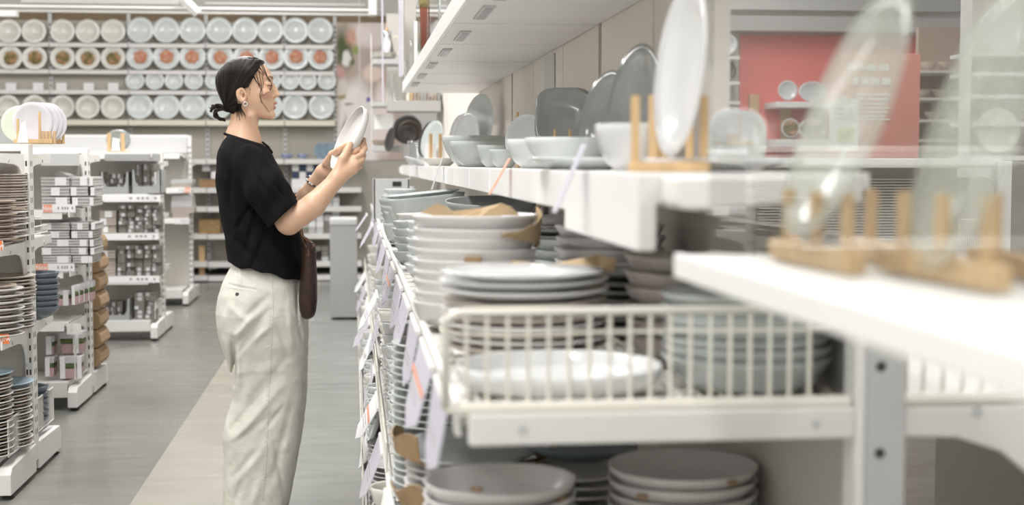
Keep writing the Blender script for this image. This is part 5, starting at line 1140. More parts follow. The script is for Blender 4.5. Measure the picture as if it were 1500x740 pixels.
def f_head_local(q):
    d = headP(q, 0, 2.35)
    # jaw line: cut below the line chin -> jaw angle -> nape
    yy = np.abs(q[:, 1])
    zj = np.interp(q[:, 0], [-9, -6, -3.5, -1, 1.2, 3.5, 6.0, 8.5], [-3.5, -5.0, -6.5, -7.9, -9.0, -9.8, -10.4, -10.7]).astype(np.float32)
    d = smax(d, (zj - q[:, 2]) * .85, 1.2)
    # narrow the face towards the front
    fr = np.clip((q[:, 0] - 2.5) / 6.5, 0, 1); lim = 7.2 - 3.3 * fr ** 1.6 - np.clip(-q[:, 2] - 4, 0, 7) * .28
    d = smax(d, (yy - lim) * .8, 2.0)
    # eye sockets
    s = q.copy(); s[:, 1] = yy
    d = smax(d, -ell(s, (9.3, 3.3, 1.5), (1.8, 1.9, 1.15)), .9)
    d = smin(d, ell(s, (7.5, 3.3, 1.35), (1.32, 1.45, 1.25)), .25)          # eyelid mound
    d = smin(d, rc(s, (8.6, .6, 3.5), (7.6, 4.4, 3.9), .55, .45), .9)       # brow ridge
    d = smin(d, ell(s, (6.4, 4.2, -1.6), (2.2, 1.9, 1.7)), 1.2)             # cheek
    # nose
    d = smin(d, rc(q, (7.9, 0, .8), (8.9, 0, -2.2), .95, 1.15), .6)
    n_ = smin(rc(q, (8.5, 0, 2.2), (10.0, 0, -.2), .62, .72), rc(q, (10.0, 0, -.2), (10.75, 0, -1.95), .72, .78), .5)
    n_ = smin(n_, rc(s, (9.6, 1.15, -2.35), (9.2, 1.3, -2.3), .62, .62), .55); n_ = smin(n_, rc(q, (10.5, 0, -2.3), (9.4, 0, -3.0), .55, .5), .4)
    d = smin(d, n_, .8)
    d = smax(d, -ell(s, (10.0, .75, -3.05), (.42, .28, .22)), .15)
    # mouth mound and lips
    d = smin(d, ell(q, (8.2, 0, -5.6), (1.6, 2.6, 2.2)), .8)
    up_ = ell(q, (9.55, 0, -4.85), (1.0, 2.1, .55)); lo_ = ell(q, (9.25, 0, -6.4), (.95, 1.9, .68))
    d = smin(d, smin(up_, lo_, .1), .35); d = smax(d, -ell(q, (10.3, 0, -5.55), (1.5, 2.5, .13)), .12)
    d = smin(d, ell(q, (8.2, 0, -9.0), (1.5, 1.9, 1.45)), 1.0)             # chin
    # ears
    def ear(s):
        rot = Matrix.Rotation(math.radians(-12), 3, 'Y'); R = np.array(rot, dtype=np.float32)
        e = ell(s, (-1.0, 7.3, -2.4), (1.75, .65, 2.75), R); e2 = ell(s, (-.55, 8.25, -2.1), (1.15, 1.15, 1.75), R)
        e = smax(e, -e2, .25); e = smin(e, rc(s, (.2, 7.35, -2.5), (.1, 7.25, -3.3), .42, .4), .3); e = smin(e, rc(s, (-.4, 7.35, -4.4), (-.4, 7.35, -4.6), .6, .5), .4)
        return smin(e, rc(s, (-1.4, 7.55, -.9), (-1.7, 7.5, -2.6), .22, .2), .2)
    d = smin(d, ear(s), .3); d = smax(d, -ell(s, (-.2, 7.2, -2.7), (.55, 1.0, .75)), .2)
    return d
neck_a = W(359, 163); neck_b = W(355.5, 207)
nearY = lambda u, v, y: P(u, v, y)
# right arm (near the camera), left arm (beyond)
RA = [P(372, 243, 4.64), P(423, 325, 4.59), P(459, 301, 4.60), P(493, 263, 4.63)]
RAr = [.048, .0405, .0375, .0255]
LA = [P(372, 243, 4.97), P(428, 318, 5.03), P(452, 285, 4.98), P(474, 252, 4.93)]
LAr = [.052, .040, .034, .0265]
def f_hand(p, wrist, kn, fingers, thumb, rw=.0245):
    d = None
    for (k, r) in kn:
        e = rc(p, wrist, k, rw * .78, r); d = e if d is None else smin(d, e, .014)
    fs = None
    for pts, rs in fingers:
        e = chain(p, pts, rs, .003); fs = e if fs is None else smin(fs, e, .0025)
    d = smin(d, fs, .007)
    return smin(d, chain(p, thumb[0], thumb[1], .006), .012)
Rw = P(493, 262, 4.63)
rk_ = [P(512, 228, 4.672), P(519, 233, 4.655), P(521.5, 241, 4.645), P(519, 250, 4.645)]
R_f = [([rk_[0], P(525, 219, 4.69), P(532, 211.5, 4.71), P(533.5, 204.5, 4.735)], [.0105, .0092, .0085, .0075]),
       ([rk_[1], P(530, 226, 4.675), P(534.5, 218, 4.70), P(534, 211, 4.73)], [.0105, .0092, .0085, .0075]),
       ([rk_[2], P(530.5, 235, 4.67), P(533, 228, 4.70), P(532, 222, 4.73)], [.010, .009, .008, .0072]),
       ([rk_[3], P(527, 245, 4.67), P(529.5, 238, 4.695), P(529, 233, 4.72)], [.009, .0082, .0074, .0068])]
R_t = ([P(495, 250, 4.635), P(502, 233, 4.64), P(508.5, 221, 4.655), P(513, 211, 4.672)], [.016, .0135, .0115, .0095])
Lw = P(474, 252, 4.93)
lk_ = [P(492, 229, 4.93), P(495, 236, 4.935), P(495, 243, 4.935), P(492, 249, 4.93)]
L_f = [([lk_[0], P(503, 232, 4.925), P(511, 231, 4.90), P(517, 228, 4.875)], [.0105, .0092, .0085, .0075]),
       ([lk_[1], P(506, 240, 4.92), P(514, 238, 4.89), P(519, 234, 4.86)], [.0105, .0092, .0085, .0075]),
       ([lk_[2], P(505, 247, 4.92), P(513, 245, 4.89), P(518, 241, 4.87)], [.010, .009, .008, .0072]),
       ([lk_[3], P(501, 253, 4.915), P(508, 251, 4.89), P(513, 248, 4.87)], [.009, .0082, .0074, .0068])]
L_t = ([P(479, 240, 4.905), P(487, 226.5, 4.885), P(497, 220, 4.862), P(508, 212.5, 4.842)], [.017, .0135, .0112, .0090])
hc = H(0, 0, 0)
def f_body(p):
    d = rc(p, W(360, 238, PY), W(384, 380, PY), .062, .075)
    d = smin(d, rc(p, W(357, 236, PY - .11), W(357, 236, PY + .11), .04, .04), .06)
    d = smin(d, rc(p, W(386, 425, PY - .06), W(386, 425, PY + .06), .08, .08), .06)
    for s in (-1, 1):
        yy = PY + s * .085
        d = smin(d, chain(p, [W(385, 430, yy), W(392, 590, yy), W(380, 740, yy), W(377, 778, yy)], [.085, .055, .042, .036], .02), .03)
        d = smin(d, rc(p, W(377, 782, yy), Vector((W(377, 782, yy).x + .13, yy, .045)), .034, .025), .02)
    # neck and shoulders
    nd = smin(rc(p, neck_a, neck_b, .0455, .046), rc(p, W(354, 196), W(352, 212), .038, .042), .03)
    nd = smin(nd, rc(p, W(354, 208), W(357, 229, PY - .11), .036, .022), .04); nd = smin(nd, rc(p, W(354, 208), W(357, 229, PY + .11), .036, .022), .04)
    nd = smin(nd, rc(p, W(367, 170, PY - .045), W(378, 205, PY - .012), .010, .008), .022)     # neck muscle towards the camera
    d = smin(d, nd, .03)
    q = to_local(p); m = near_mask(p, hc, .26); hd = np.full(len(p), .15, np.float32)
    if m.any(): hd[m] = f_head_local(q[m]) * cm
    d = smin(d, hd, .012)
    for A_, r_ in ((RA, RAr), (LA, LAr)):
        a = chain(p, A_, r_, .010)
        m = near_mask(p, A_[1], .20)
        d = smin(d, a, .012)
    # forearm muscle
    d = smin(d, rc(p, P(440, 316, 4.59), P(466, 293, 4.61), .034, .028), .01)
    for args, c in (((Rw, [(k, .0115) for k in rk_], R_f, R_t), P(515, 235, 4.68)), ((Lw, [(k, .012) for k in lk_], L_f, L_t), P(497, 236, 4.9))):
        m = near_mask(p, c, .17); hd = np.full(len(p), .1, np.float32)
        if m.any(): hd[m] = f_hand(p[m], *args)
        d = smin(d, hd, .012)
    return d
import time; _t0 = time.time()
body = sdf_mesh(f_body, (W(312, 400).x - .06, PY - .29, -.005), (W(536, 250).x + .03, PY + .29, hz(78)), .0023, 'body', 'skin', person)
print('body', len(body.data.vertices), time.time() - _t0)
# hair cap
hairpoly = [(389.5, 84), (388.5, 91), (384, 94), (380.5, 103), (375, 112), (370, 121), (366, 129), (361, 131), (356, 130.5), (350, 135), (348.5, 144), (350.5, 154), (348, 163), (343, 168), (336, 166), (320, 175), (295, 150), (300, 70), (380, 60), (391, 74)]
hp = [(P(u, v, PY).x, P(u, v, PY).z) for u, v in hairpoly]
hair_rows = [(-9.0, -5.0, 3, 4.3), (-8.2, -5.8, 4, 5.0), (-7.2, -6.8, 5, 6.0), (-5.8, -7.6, 6, 6.9), (-4.0, -8.4, 7, 7.4), (-2.0, -9.25, 8, 7.6), (0, -9.9, 8.6, 7.75), (2, -10.15, 9.0, 7.85), (4, -9.9, 9.3, 8.0), (6, -9.0, 8.5, 8.0), (7.6, -7.7, 7.6, 7.4), (9.0, -6.0, 6.6, 6.3), (10.0, -4.0, 5.2, 4.9), (10.7, -1.9, 3.3, 3.0), (10.98, -.6, 1.6, 1.5), (11.12, .2, .8, .4)]
hairP = Prof(hair_rows)
tie = W(330, 160)
def f_hair(p):
    q = to_local(p); d = hairP(q, 0, 2.25) * cm
    ang = np.arctan2(p[:, 2] - tie.z, p[:, 0] - tie.x); yv = (p[:, 1] - PY)
    d = d + .0005 * np.sin(ang * 61 + yv * 60) + .0004 * np.sin(ang * 107 - yv * 90 + 1.0) + .0012 * np.sin(ang * 13 + yv * 25)
    return smax(d, poly2(p, hp), .006)
def hair_mat():
    m = bpy.data.materials.new('dark_hair'); m.use_nodes = True; nt = m.node_tree; L = nt.links; b = nt.nodes['Principled BSDF']
    b.inputs['Roughness'].default_value = .42; b.inputs['Specular IOR Level'].default_value = .22; b.inputs['Base Color'].default_value = (.014, .010, .008, 1)
    tc = N(nt, 'ShaderNodeTexCoord'); sp = N(nt, 'ShaderNodeVectorMath', operation='SUBTRACT'); L.new(tc.outputs['Object'], sp.inputs[0]); sp.inputs[1].default_value = tuple(tie - PB)
    x = N(nt, 'ShaderNodeSeparateXYZ'); L.new(sp.outputs[0], x.inputs[0]); at = N(nt, 'ShaderNodeMath', operation='ARCTAN2'); L.new(x.outputs[2], at.inputs[0]); L.new(x.outputs[0], at.inputs[1])
    ln = N(nt, 'ShaderNodeVectorMath', operation='LENGTH'); L.new(sp.outputs[0], ln.inputs[0])
    cb = N(nt, 'ShaderNodeCombineXYZ'); a1 = N(nt, 'ShaderNodeMath', operation='MULTIPLY'); a1.inputs[1].default_value = 48; L.new(at.outputs[0], a1.inputs[0]); L.new(a1.outputs[0], cb.inputs[0])
    a2 = N(nt, 'ShaderNodeMath', operation='MULTIPLY'); a2.inputs[1].default_value = 7; L.new(ln.outputs[1], a2.inputs[0]); L.new(a2.outputs[0], cb.inputs[1]); a3 = N(nt, 'ShaderNodeMath', operation='MULTIPLY'); a3.inputs[1].default_value = 30; L.new(x.outputs[1], a3.inputs[0]); L.new(a3.outputs[0], cb.inputs[2])
    nz = N(nt, 'ShaderNodeTexNoise'); nz.inputs['Scale'].default_value = 1.6; nz.inputs['Detail'].default_value = 6; L.new(cb.outputs[0], nz.inputs[0])
    mx = N(nt, 'ShaderNodeMix', data_type='RGBA'); mx.inputs[6].default_value = (.006, .004, .0035, 1); mx.inputs[7].default_value = (.030, .019, .014, 1)
    mr = N(nt, 'ShaderNodeMapRange'); mr.inputs[1].default_value = .45; mr.inputs[2].default_value = .75; L.new(nz.outputs[0], mr.inputs[0]); L.new(mr.outputs[0], mx.inputs[0]); L.new(mx.outputs[2], b.inputs['Base Color'])
    bp = N(nt, 'ShaderNodeBump'); bp.inputs['Strength'].default_value = .6; bp.inputs['Distance'].default_value = .003; L.new(nz.outputs[0], bp.inputs['Height']); L.new(bp.outputs[0], b.inputs['Normal'])
    return m
M['hair'] = hair_mat(); M['hairplain'] = mat('loose_dark_hair', (.022, .014, .010), .55, spec=.2)
hair = sdf_mesh(f_hair, (W(308, 100).x, PY - .10, hz(172)), (W(396, 100).x, PY + .10, hz(76)), .002, 'hair', 'hair', person)
rs = random.Random(11)
from mathutils.bvhtree import BVHTree
_bt = BVHTree.FromPolygons([v.co.copy() for v in body.data.vertices], [tuple(p_.vertices) for p_ in body.data.polygons])
def S(u, v, lift=.0025):
    o = Vector((0, 0, CAMZ)); d = (P(u, v, PY) - o).normalized(); h_ = _bt.ray_cast(o - PB, d)
    q = h_[0] + PB if h_[0] is not None else P(u, v, PY - .01)
    return q - d * lift
# loose strands and ponytail
def strand(pts, r0, r1=None, y=PY, jit=0, par=None, nm='strand', n=5):
    q = [P(u + rs.uniform(-jit, jit), v + rs.uniform(-jit, jit), y if len(t_) == 0 else t_[0]) for (u, v, *t_) in pts]
    # smooth subdivision
    out = []
    for i in range(len(q) - 1):
        a0 = q[max(i - 1, 0)]; a1 = q[i]; a2 = q[i + 1]; a3 = q[min(i + 2, len(q) - 1)]
        for k in range(4):
            t = k / 4; out.append(.5 * ((2 * a1) + (a2 - a0) * t + (2 * a0 - 5 * a1 + 4 * a2 - a3) * t * t + (3 * a1 - a0 - 3 * a2 + a3) * t ** 3))
    out.append(q[-1]); m = len(out); r1 = r0 * .3 if r1 is None else r1
    return out, [r0 + (r1 - r0) * (i / (m - 1)) ** 1.5 for i in range(m)]
sb = MB()
def sline(pts, r0, r1):
    q = []
    n = len(pts)
    for i in range(n - 1):
        a0 = Vector(pts[max(i - 1, 0)]); a1 = Vector(pts[i]); a2 = Vector(pts[i + 1]); a3 = Vector(pts[min(i + 2, n - 1)])
        for k in range(5):
            t = k / 5; q.append(.5 * ((2 * a1) + (a2 - a0) * t + (2 * a0 - 5 * a1 + 4 * a2 - a3) * t * t + (3 * a1 - a0 - 3 * a2 + a3) * t ** 3))
    w3 = [S(c[0], c[1]) for c in q]; m = len(w3)
    for _ in range(2):
        w3 = [w3[0]] + [(w3[i - 1] + w3[i] * 2 + w3[i + 1]) / 4 for i in range(1, m - 1)] + [w3[-1]]
    sb.tube(w3, [r0 + (r1 - r0) * (i / (m - 1)) for i in range(m)], 5)
for pts, r, k_ in (([(382, 90), (384, 99), (388, 108), (394, 117), (398, 124), (397, 131), (391, 136), (384, 141)], .0011, 2), ([(383, 89), (386, 99), (390, 109), (395, 118), (399, 125)], .0013, 2),
                   ([(379, 104), (381, 114), (383, 124), (382, 133), (381, 140), (384, 149), (390, 158), (396, 166)], .0007, 2), ([(376, 108), (378, 118), (382, 126), (384, 136), (381, 145), (385, 153)], .0006, 2),
                   ([(372, 112), (375, 119), (380, 124), (381, 130)], .0014, 3), ([(378, 103), (383, 108), (385, 115), (385, 125), (382, 135)], .0008, 2), ([(380, 98), (384, 104), (386, 112)], .0012, 3), ([(366, 129), (366, 136), (365, 142)], .0006, 1)):
    for k in range(k_): sline([(u + rs.uniform(-.9, .9) * k, v + rs.uniform(-.7, .7) * k) for u, v in pts], r, .0003)
for i in range(14):
    u0 = 346 + i * .55; u1 = 346 + i * 1.05
    sline([(u0, 152), (u0 + .8, 160), (u1, 168 + rs.uniform(-2, 2)), (u1 + rs.uniform(-1, 2.5), 173 + rs.uniform(-3, 7))], .0011, .0003)
sb.build('loose_strands', 'hairplain', person)
pt = MB()
for i in range(70):
    t = rs.random(); yj = PY + rs.uniform(-.02, .02)
    if i < 26: pts = [(337, 160 + rs.uniform(-3, 3), yj), (328, 157 + rs.uniform(-2, 2), yj), (319, 155 + rs.uniform(-3, 2.5), yj), (311 + rs.uniform(-1, 2), 157 + rs.uniform(-3, 4), yj), (307 + rs.uniform(-2, 4), 160 + rs.uniform(-5, 6), yj)]
    else: pts = [(334, 162 + rs.uniform(-3, 2), yj), (324, 159 + rs.uniform(-2, 2), yj), (316 + rs.uniform(-2.5, 2), 163 + rs.uniform(-1, 2), yj), (316 + rs.uniform(-3, 3), 170 + rs.uniform(-2, 2), yj), (322, 174 + rs.uniform(-2.5, 2.5), yj), (329 + rs.uniform(-2, 2), 176 + rs.uniform(-2.5, 2), yj)]
    a, b = strand(pts, .0032, .0008, jit=.3); pt.tube(a, b, 5)
pt.build('ponytail', 'hairplain', person, smooth=True)
# eye details
for s in (1, -1):
    sfx = MB(); sfx.tube([H(7.3, s * 4.8, 1.15), H(7.9, s * 4.72, .95), H(8.4, s * 4.4, .85), H(8.78, s * 3.8, .85)], [.0005, .0011, .0012, .0006], 6)
    sfx.tube([H(8.35, s * 4.4, .85), H(8.9, s * 4.8, .6)], [.0008, .0003], 4); sfx.tube([H(8.78, s * 3.8, .85), H(9.4, s * 4.0, .7)], [.0008, .0003], 4); sfx.tube([H(8.0, s * 4.7, .95), H(8.4, s * 5.2, .65)], [.0008, .0003], 4)
    sfx.build('eyelashes', 'hairplain', person)
    br_ = MB(); br_.tube([H(9.35, s * 1.8, 3.5), H(9.1, s * 3.0, 3.9), H(8.5, s * 4.1, 4.05), H(7.5, s * 5.0, 3.7)], [.0010, .0016, .0015, .0006], 6); br_.build('eyebrow', M.setdefault('brow', mat('eyebrow_hair', (.16, .095, .065), .8)), person)
    MB().lathe([(0, -.009), (.005, -.0075), (.0085, -.003), (.0092, 0), (.0085, .003), (.005, .0075), (0, .009)], 16, H(7.35, s * 3.2, 1.2)).build('eyeball', 'porc_white', person, smooth=True)
ec = H(.35, 7.6, -5.5)
MB().tube([(ec.x + .0066 * math.cos(t * PI / 8), ec.y - .001, ec.z + .0066 * math.sin(t * PI / 8)) for t in range(17)], .0016, 6).build('earring', 'porc_white', person, label='small white hoop earring', smooth=True)
# shirt
def fold(p, u1, v1, u2, v2, depth, width, y0=PY):
    a = P(u1, v1, y0); b = P(u2, v2, y0); ex = b.x - a.x; ez = b.z - a.z; wx = p[:, 0] - a.x; wz = p[:, 2] - a.z
    t = np.clip((wx * ex + wz * ez) / (ex * ex + ez * ez), 0, 1); d2 = (wx - ex * t) ** 2 + (wz - ez * t) ** 2
    return -depth * np.exp(-d2 / (width * width)) * (.35 + .65 * np.sin(np.clip(t, .02, .98) * PI))
def rowsP(rows, y=PY): return Prof([(P(385, v, y).z, P(a, v, y).x, P(b, v, y).x, w_) for (v, a, b, w_) in rows])
shirtP = rowsP([(193, 341, 368, .07), (198, 335, 376, .095), (203, 330.5, 381, .115), (210, 325.5, 389, .142), (218, 321.5, 395, .165), (228, 319, 400, .18), (240, 317.8, 406, .19), (255, 317, 414, .19), (269, 317, 420, .185), (285, 318.5, 427, .18), (300, 321, 431, .175), (320, 324.5, 436, .17), (340, 328, 440, .172), (360, 331.5, 444, .178), (378, 334, 447, .184), (395, 334.5, 448.5, .188), (412, 335, 449, .190)])
def half2(p, a, b, y=PY):      # >0 on the right-hand side when walking a->b in the picture (u right, v down)
    A0 = P(a[0], a[1], y); B0 = P(b[0], b[1], y); dx = B0.x - A0.x; dz = B0.z - A0.z; L_ = math.hypot(dx, dz)
    return ((p[:, 2] - A0.z) * dx - (p[:, 0] - A0.x) * dz) / L_
neckc_ = W(357, 203)
def f_shirt(p):
    d = shirtP(p, PY, 2.3)
    # wrinkles
    x = p[:, 0]; z = p[:, 2]; y = p[:, 1]
    w_ = .0018 * np.sin(70 * (x * .6 + z) + 9 * np.sin(9 * x + 6 * y)) * np.clip((1.45 - z) * 3, 0, 1)
    d = d + w_
    for f_ in ((382, 285, 352, 330, .008, .008), (384, 300, 362, 372, .007, .010), (395, 335, 372, 392, .007, .009), (345, 250, 342, 300, .005, .008), (415, 345, 440, 398, .006, .009), (402, 345, 425, 402, -.007, .010), (340, 340, 395, 385, .005, .010), (352, 300, 348, 350, -.005, .012), (426, 310, 440, 380, .004, .008)): d = d - fold(p, *f_)
    # hem
    ex = [P(u, 300, PY).x for u in (325, 335, 350, 370, 395, 420, 440, 452)]; ez = [P(385, v, PY).z for v in (380, 383, 386.5, 389, 394, 402.5, 408.5, 409.5)]
    hem = np.interp(x, ex, ez) + .003 * np.sin(90 * x) - .0
    # sleeves
    sl = chain(p, [P(366, 240, 4.645), P(392, 280, 4.60), P(416, 316, 4.588), P(428, 334, 4.585)], [.060, .066, .060, .055], .02)
    sl = sl + .0022 * np.sin(95 * (x - z * .4)) 
    for f_ in ((372, 250, 405, 300, .006, .006), (385, 250, 418, 300, -.005, .007), (396, 262, 424, 296, .006, .005), (380, 280, 398, 320, .005, .007)): sl = sl - fold(p, *f_, 4.6)
    cut = -half2(p, (397, 331), (436, 295), 4.54)
    sl = smax(sl, cut, .004)
    sl2 = chain(p, [P(366, 240, 4.955), P(392, 275, 5.0), P(418, 305, 5.02)], [.058, .062, .055], .02); sl2 = smax(sl2, -half2(p, (403, 330), (434, 288), 5.02), .004)
    d = smin(d, sl2, .03)
    d = smax(d, hem - z, .004)
    d = smin(d, sl, .012)
    # collar opening: an inclined cone around the neck
    nrm = np.array([math.sin(.30), 0, math.cos(.30)], dtype=np.float32); c = vec(W(357, 205)); h = (p - c) @ nrm
    ax_ = (p - c) - h[:, None] * nrm; rad = np.linalg.norm(ax_ / np.array([1.12, 1.25, 1.12], dtype=np.float32), axis=1)
    hole = np.maximum(rad - .0555, -(h + .012)); d = smax(d, -hole, .003)
    d = smax(d, h - .002, .003)
    # rib of the collar
    ringd = np.sqrt((rad - .0578) ** 2 + (h - .001) ** 2) - .0045
    return smin(d, np.where(h < .02, ringd, 1), .003)
def cloth(name, col, rough, sc_=900, bs=.25, sheen=.0):
    m = mat(name, col, rough, noise=.12, nscale=25, bump=bs, bscale=sc_, spec=.15); nt = m.node_tree; b = nt.nodes['Principled BSDF']; L = nt.links; old = b.inputs['Normal'].links[0].from_node
    tc = N(nt, 'ShaderNodeTexCoord'); n3 = N(nt, 'ShaderNodeTexNoise'); n3.inputs['Scale'].default_value = 13; n3.inputs['Detail'].default_value = 3; n3.inputs['Distortion'].default_value = 1.6; L.new(tc.outputs['Object'], n3.inputs[0])
    b2 = N(nt, 'ShaderNodeBump'); b2.inputs['Strength'].default_value = .4; b2.inputs['Distance'].default_value = .012; L.new(n3.outputs[0], b2.inputs['Height']); L.new(old.outputs[0], b2.inputs['Normal']); L.new(b2.outputs[0], b.inputs['Normal']); return m
M['shirt'] = cloth('black_knit_cotton', (.007, .007, .0085), .9); M['trousers'] = cloth('off_white_twill', (.70, .69, .62), .85, 500, .2); M['stitch'] = mat('cream_seam_thread', (.66, .64, .57), .8)
shirt = sdf_mesh(f_shirt, (W(312, 300).x, PY - .33, P(385, 416, PY).z), (W(452, 300).x, PY + .33, P(385, 190, PY).z), .003, 'shirt', 'shirt', person)
print('shirt', time.time() - _t0)
# zip and bow details at the neckline
MB().tube([W(384, 208, PY - .055), W(393, 215, PY - .06), W(399, 224, PY - .075)], .0035, 6).build('placket', 'shirt', shirt)
bwk = MB(); 
for (u, v, r_) in ((428, 286, .007), (432, 289, .006), (430, 293, .005)): bwk.lathe([(0, -r_), (r_ * .8, -r_ * .5), (r_, 0), (r_ * .8, r_ * .5), (0, r_)], 10, P(u, v, 4.92))
bwk.build('bow', 'shirt', shirt, smooth=True)
# trousers
legR = rowsP([(372, 342, 440, .09), (384, 340, 441, .095), (397, 333.5, 442, .10), (411, 327.5, 442.5, .105), (437, 324, 443, .110), (455, 324.3, 444, .110), (470, 325, 444.5, .108), (500, 330, 445, .104), (532, 339.5, 445.3, .100), (545, 342, 445.3, .099), (575, 344.5, 444.8, .099), (600, 336.5, 442.5, .101), (621, 331, 440.5, .103), (660, 330.5, 435, .104), (702, 331, 427.5, .104), (740, 330.3, 420, .104), (772, 330, 414, .104)])
hipP = rowsP([(372, 345, 436, .13), (384, 341.5, 439, .142), (397, 334, 441, .155), (411, 327.5, 442.5, .17), (437, 324, 443, .188), (470, 326, 443.5, .19), (500, 334, 442, .18), (520, 345, 435, .15)])
def f_tr(p):
    x = p[:, 0]; y = p[:, 1]; z = p[:, 2]
    near = legR(p, PY - .088, 2.4); q = p.copy(); q[:, 0] -= .008; far = legR(q, PY + .09, 2.4)
    hip = hipP(p, PY, 2.4)
    top = P(385, 455, PY).z
    ramp = np.clip(z - P(385, 455, PY).z, 0, 1); near = near + ramp * .35; far = far + ramp * .35
    d = smin(smin(near, far, .012), hip, .05)
    s = (y < PY)
    F_ = np.zeros(len(p), np.float32)
    for f_ in ((396, 430, 362, 462, .008, .012), (398, 448, 352, 500, .010, .013), (372, 462, 345, 492, -.010, .010), (400, 470, 372, 496, -.008, .011), (385, 470, 352, 512, .009, .009),
               (345, 490, 345, 560, .022, .010), (352, 505, 352, 575, -.010, .010), (420, 520, 352, 600, .006, .012), (408, 545, 342, 622, .009, .011), (412, 562, 350, 634, -.009, .012), (400, 600, 345, 640, .006, .010), (372, 610, 340, 640, -.006, .012),
               (415, 590, 392, 620, .007, .008), (430, 580, 400, 700, .006, .012), (380, 650, 345, 690, .006, .010), (395, 640, 350, 700, -.006, .014), (360, 690, 345, 735, .006, .010), (385, 690, 372, 735, -.005, .012),
               (434, 400, 438, 470, .007, .005), (438, 470, 444, 500, .006, .006), (410, 470, 425, 520, .006, .010), (425, 440, 430, 500, -.005, .010), (405, 640, 418, 720, .006, .008), (345, 395, 372, 408, .004, .005), (352, 388, 356, 415, -.005, .006), (340, 445, 372, 470, -.006, .012)):
        F_ += fold(p, *f_, PY - .08)
    d = d - np.where(y < PY + .02, F_, F_ * .4)
    for k_, (fx, fz, ph) in enumerate(((23, 41, 0), (-31, 37, 1.3), (47, 19, 2.1), (-11, 63, .5))):
        wv = np.sin(fx * x + fz * z + ph + 1.7 * np.sin(9 * x + 3 * k_) + 1.3 * np.sin(7 * z + 11 * y))
        d = d - .0013 * np.clip(wv - .35, 0, 1) ** 1.2 * np.clip(.5 + np.sin(13 * z + 9 * x + k_ * 2), 0, 1)
    d = d + .0010 * np.sin(31 * (x + z * .55) + 6 * np.sin(5 * z + 8 * y) + 3 * np.sin(17 * x)) + .0005 * np.sin(83 * (z - x * .9) + 5 * np.sin(13 * x + 4 * z))
    # welt pocket: narrow groove
    a = P(332, 417.5, PY - .17); b = P(376, 424.5, PY - .17)
    t = np.clip((x - a.x) / (b.x - a.x), 0, 1); zl = a.z + (b.z - a.z) * t; inx = (x > a.x) & (x < b.x) & (y < PY)
    d = d + np.where(inx, .0025 * np.exp(-((z - zl) / .003) ** 2), 0) - np.where(inx, .0015 * np.exp(-((z - zl - .008) / .004) ** 2), 0)
    return d
tr = sdf_mesh(f_tr, (W(312, 300).x, PY - .26, P(385, 772, PY).z - .004), (W(452, 300).x, PY + .27, P(385, 372, PY).z), .0035, 'trousers', 'trousers', person)
print('trousers', time.time() - _t0)
# side seam, stitched along the near leg surface; button
from mathutils.bvhtree import BVHTree
def on_surf(obj, u, v, y0=4.3):
    o = Vector((0, 0, CAMZ)); d = (P(u, v, 4.8) - o).normalized(); M_ = PB
    hit = obj['_bvh'] if False else _bvh[obj.name].ray_cast(o - M_, d)
    return (hit[0] + M_) if hit[0] is not None else P(u, v, PY)
_bvh = {}
def mkb(o): _bvh[o.name] = BVHTree.FromPolygons([v.co.copy() for v in o.data.vertices], [tuple(p.vertices) for p in o.data.polygons])
mkb(tr)
def surf_line(pts, lift=.0008, n=30, obj=tr):
    out = []
    for i in range(len(pts) - 1):
        for k in range(n):
            t = k / n; out.append(on_surf(obj, pts[i][0] + (pts[i + 1][0] - pts[i][0]) * t, pts[i][1] + (pts[i + 1][1] - pts[i][1]) * t) + Vector((0, -lift, 0)))
    return out
MB().tube(surf_line([(398, 398), (400, 450), (397, 520), (393, 600), (390, 680), (385, 735)], .0002), .0016, 5).build('side_seam', 'trousers', tr, smooth=True)
st = MB()
sl_ = surf_line([(396, 452), (395, 520), (391, 600), (388, 680), (383, 735)], .0006, 24)
for i in range(0, len(sl_) - 1, 2): st.tube([sl_[i] - Vector((.004, 0, 0)), sl_[i] + Vector((.004, 0, 0.002))], .0009, 4)
st.build('stitching', 'stitch', tr, kind='stuff')
MB().tube(surf_line([(332.5, 421), (345, 423), (376, 427.5)], .0004, 8), .0010, 5).build('pocket_edge', 'stitch', tr)
c = on_surf(tr, 347.5, 431); bt = MB().lathe([(0, 0), (.0055, 0), (.006, .0015), (.0045, .0022), (0, .0016)], 16)
o = bt.build('button', mat('dark_horn_button', (.09, .085, .08), .3), None); o.parent = tr; o.location = c - PB + Vector((0, -.0015, 0)); o.rotation_euler = (PI / 2, 0, 0); 
# shoes
for s in (-1, 1):
    yy = PY + s * .09; x0 = W(377, 782, yy).x
    def f_shoe(p, x0=x0, yy=yy):
        d = smin(rc(p, (x0 - .02, yy, .045), (x0 + .13, yy, .035), .045, .036), rc(p, (x0, yy, .07), (x0 + .03, yy, .06), .045, .04), .02)
        return smax(d, .004 - p[:, 2], .006)
    sh = sdf_mesh(f_shoe, (x0 - .1, yy - .08, 0), (x0 + .2, yy + .08, .14), .005, 'shoe', 'porc_white', person)
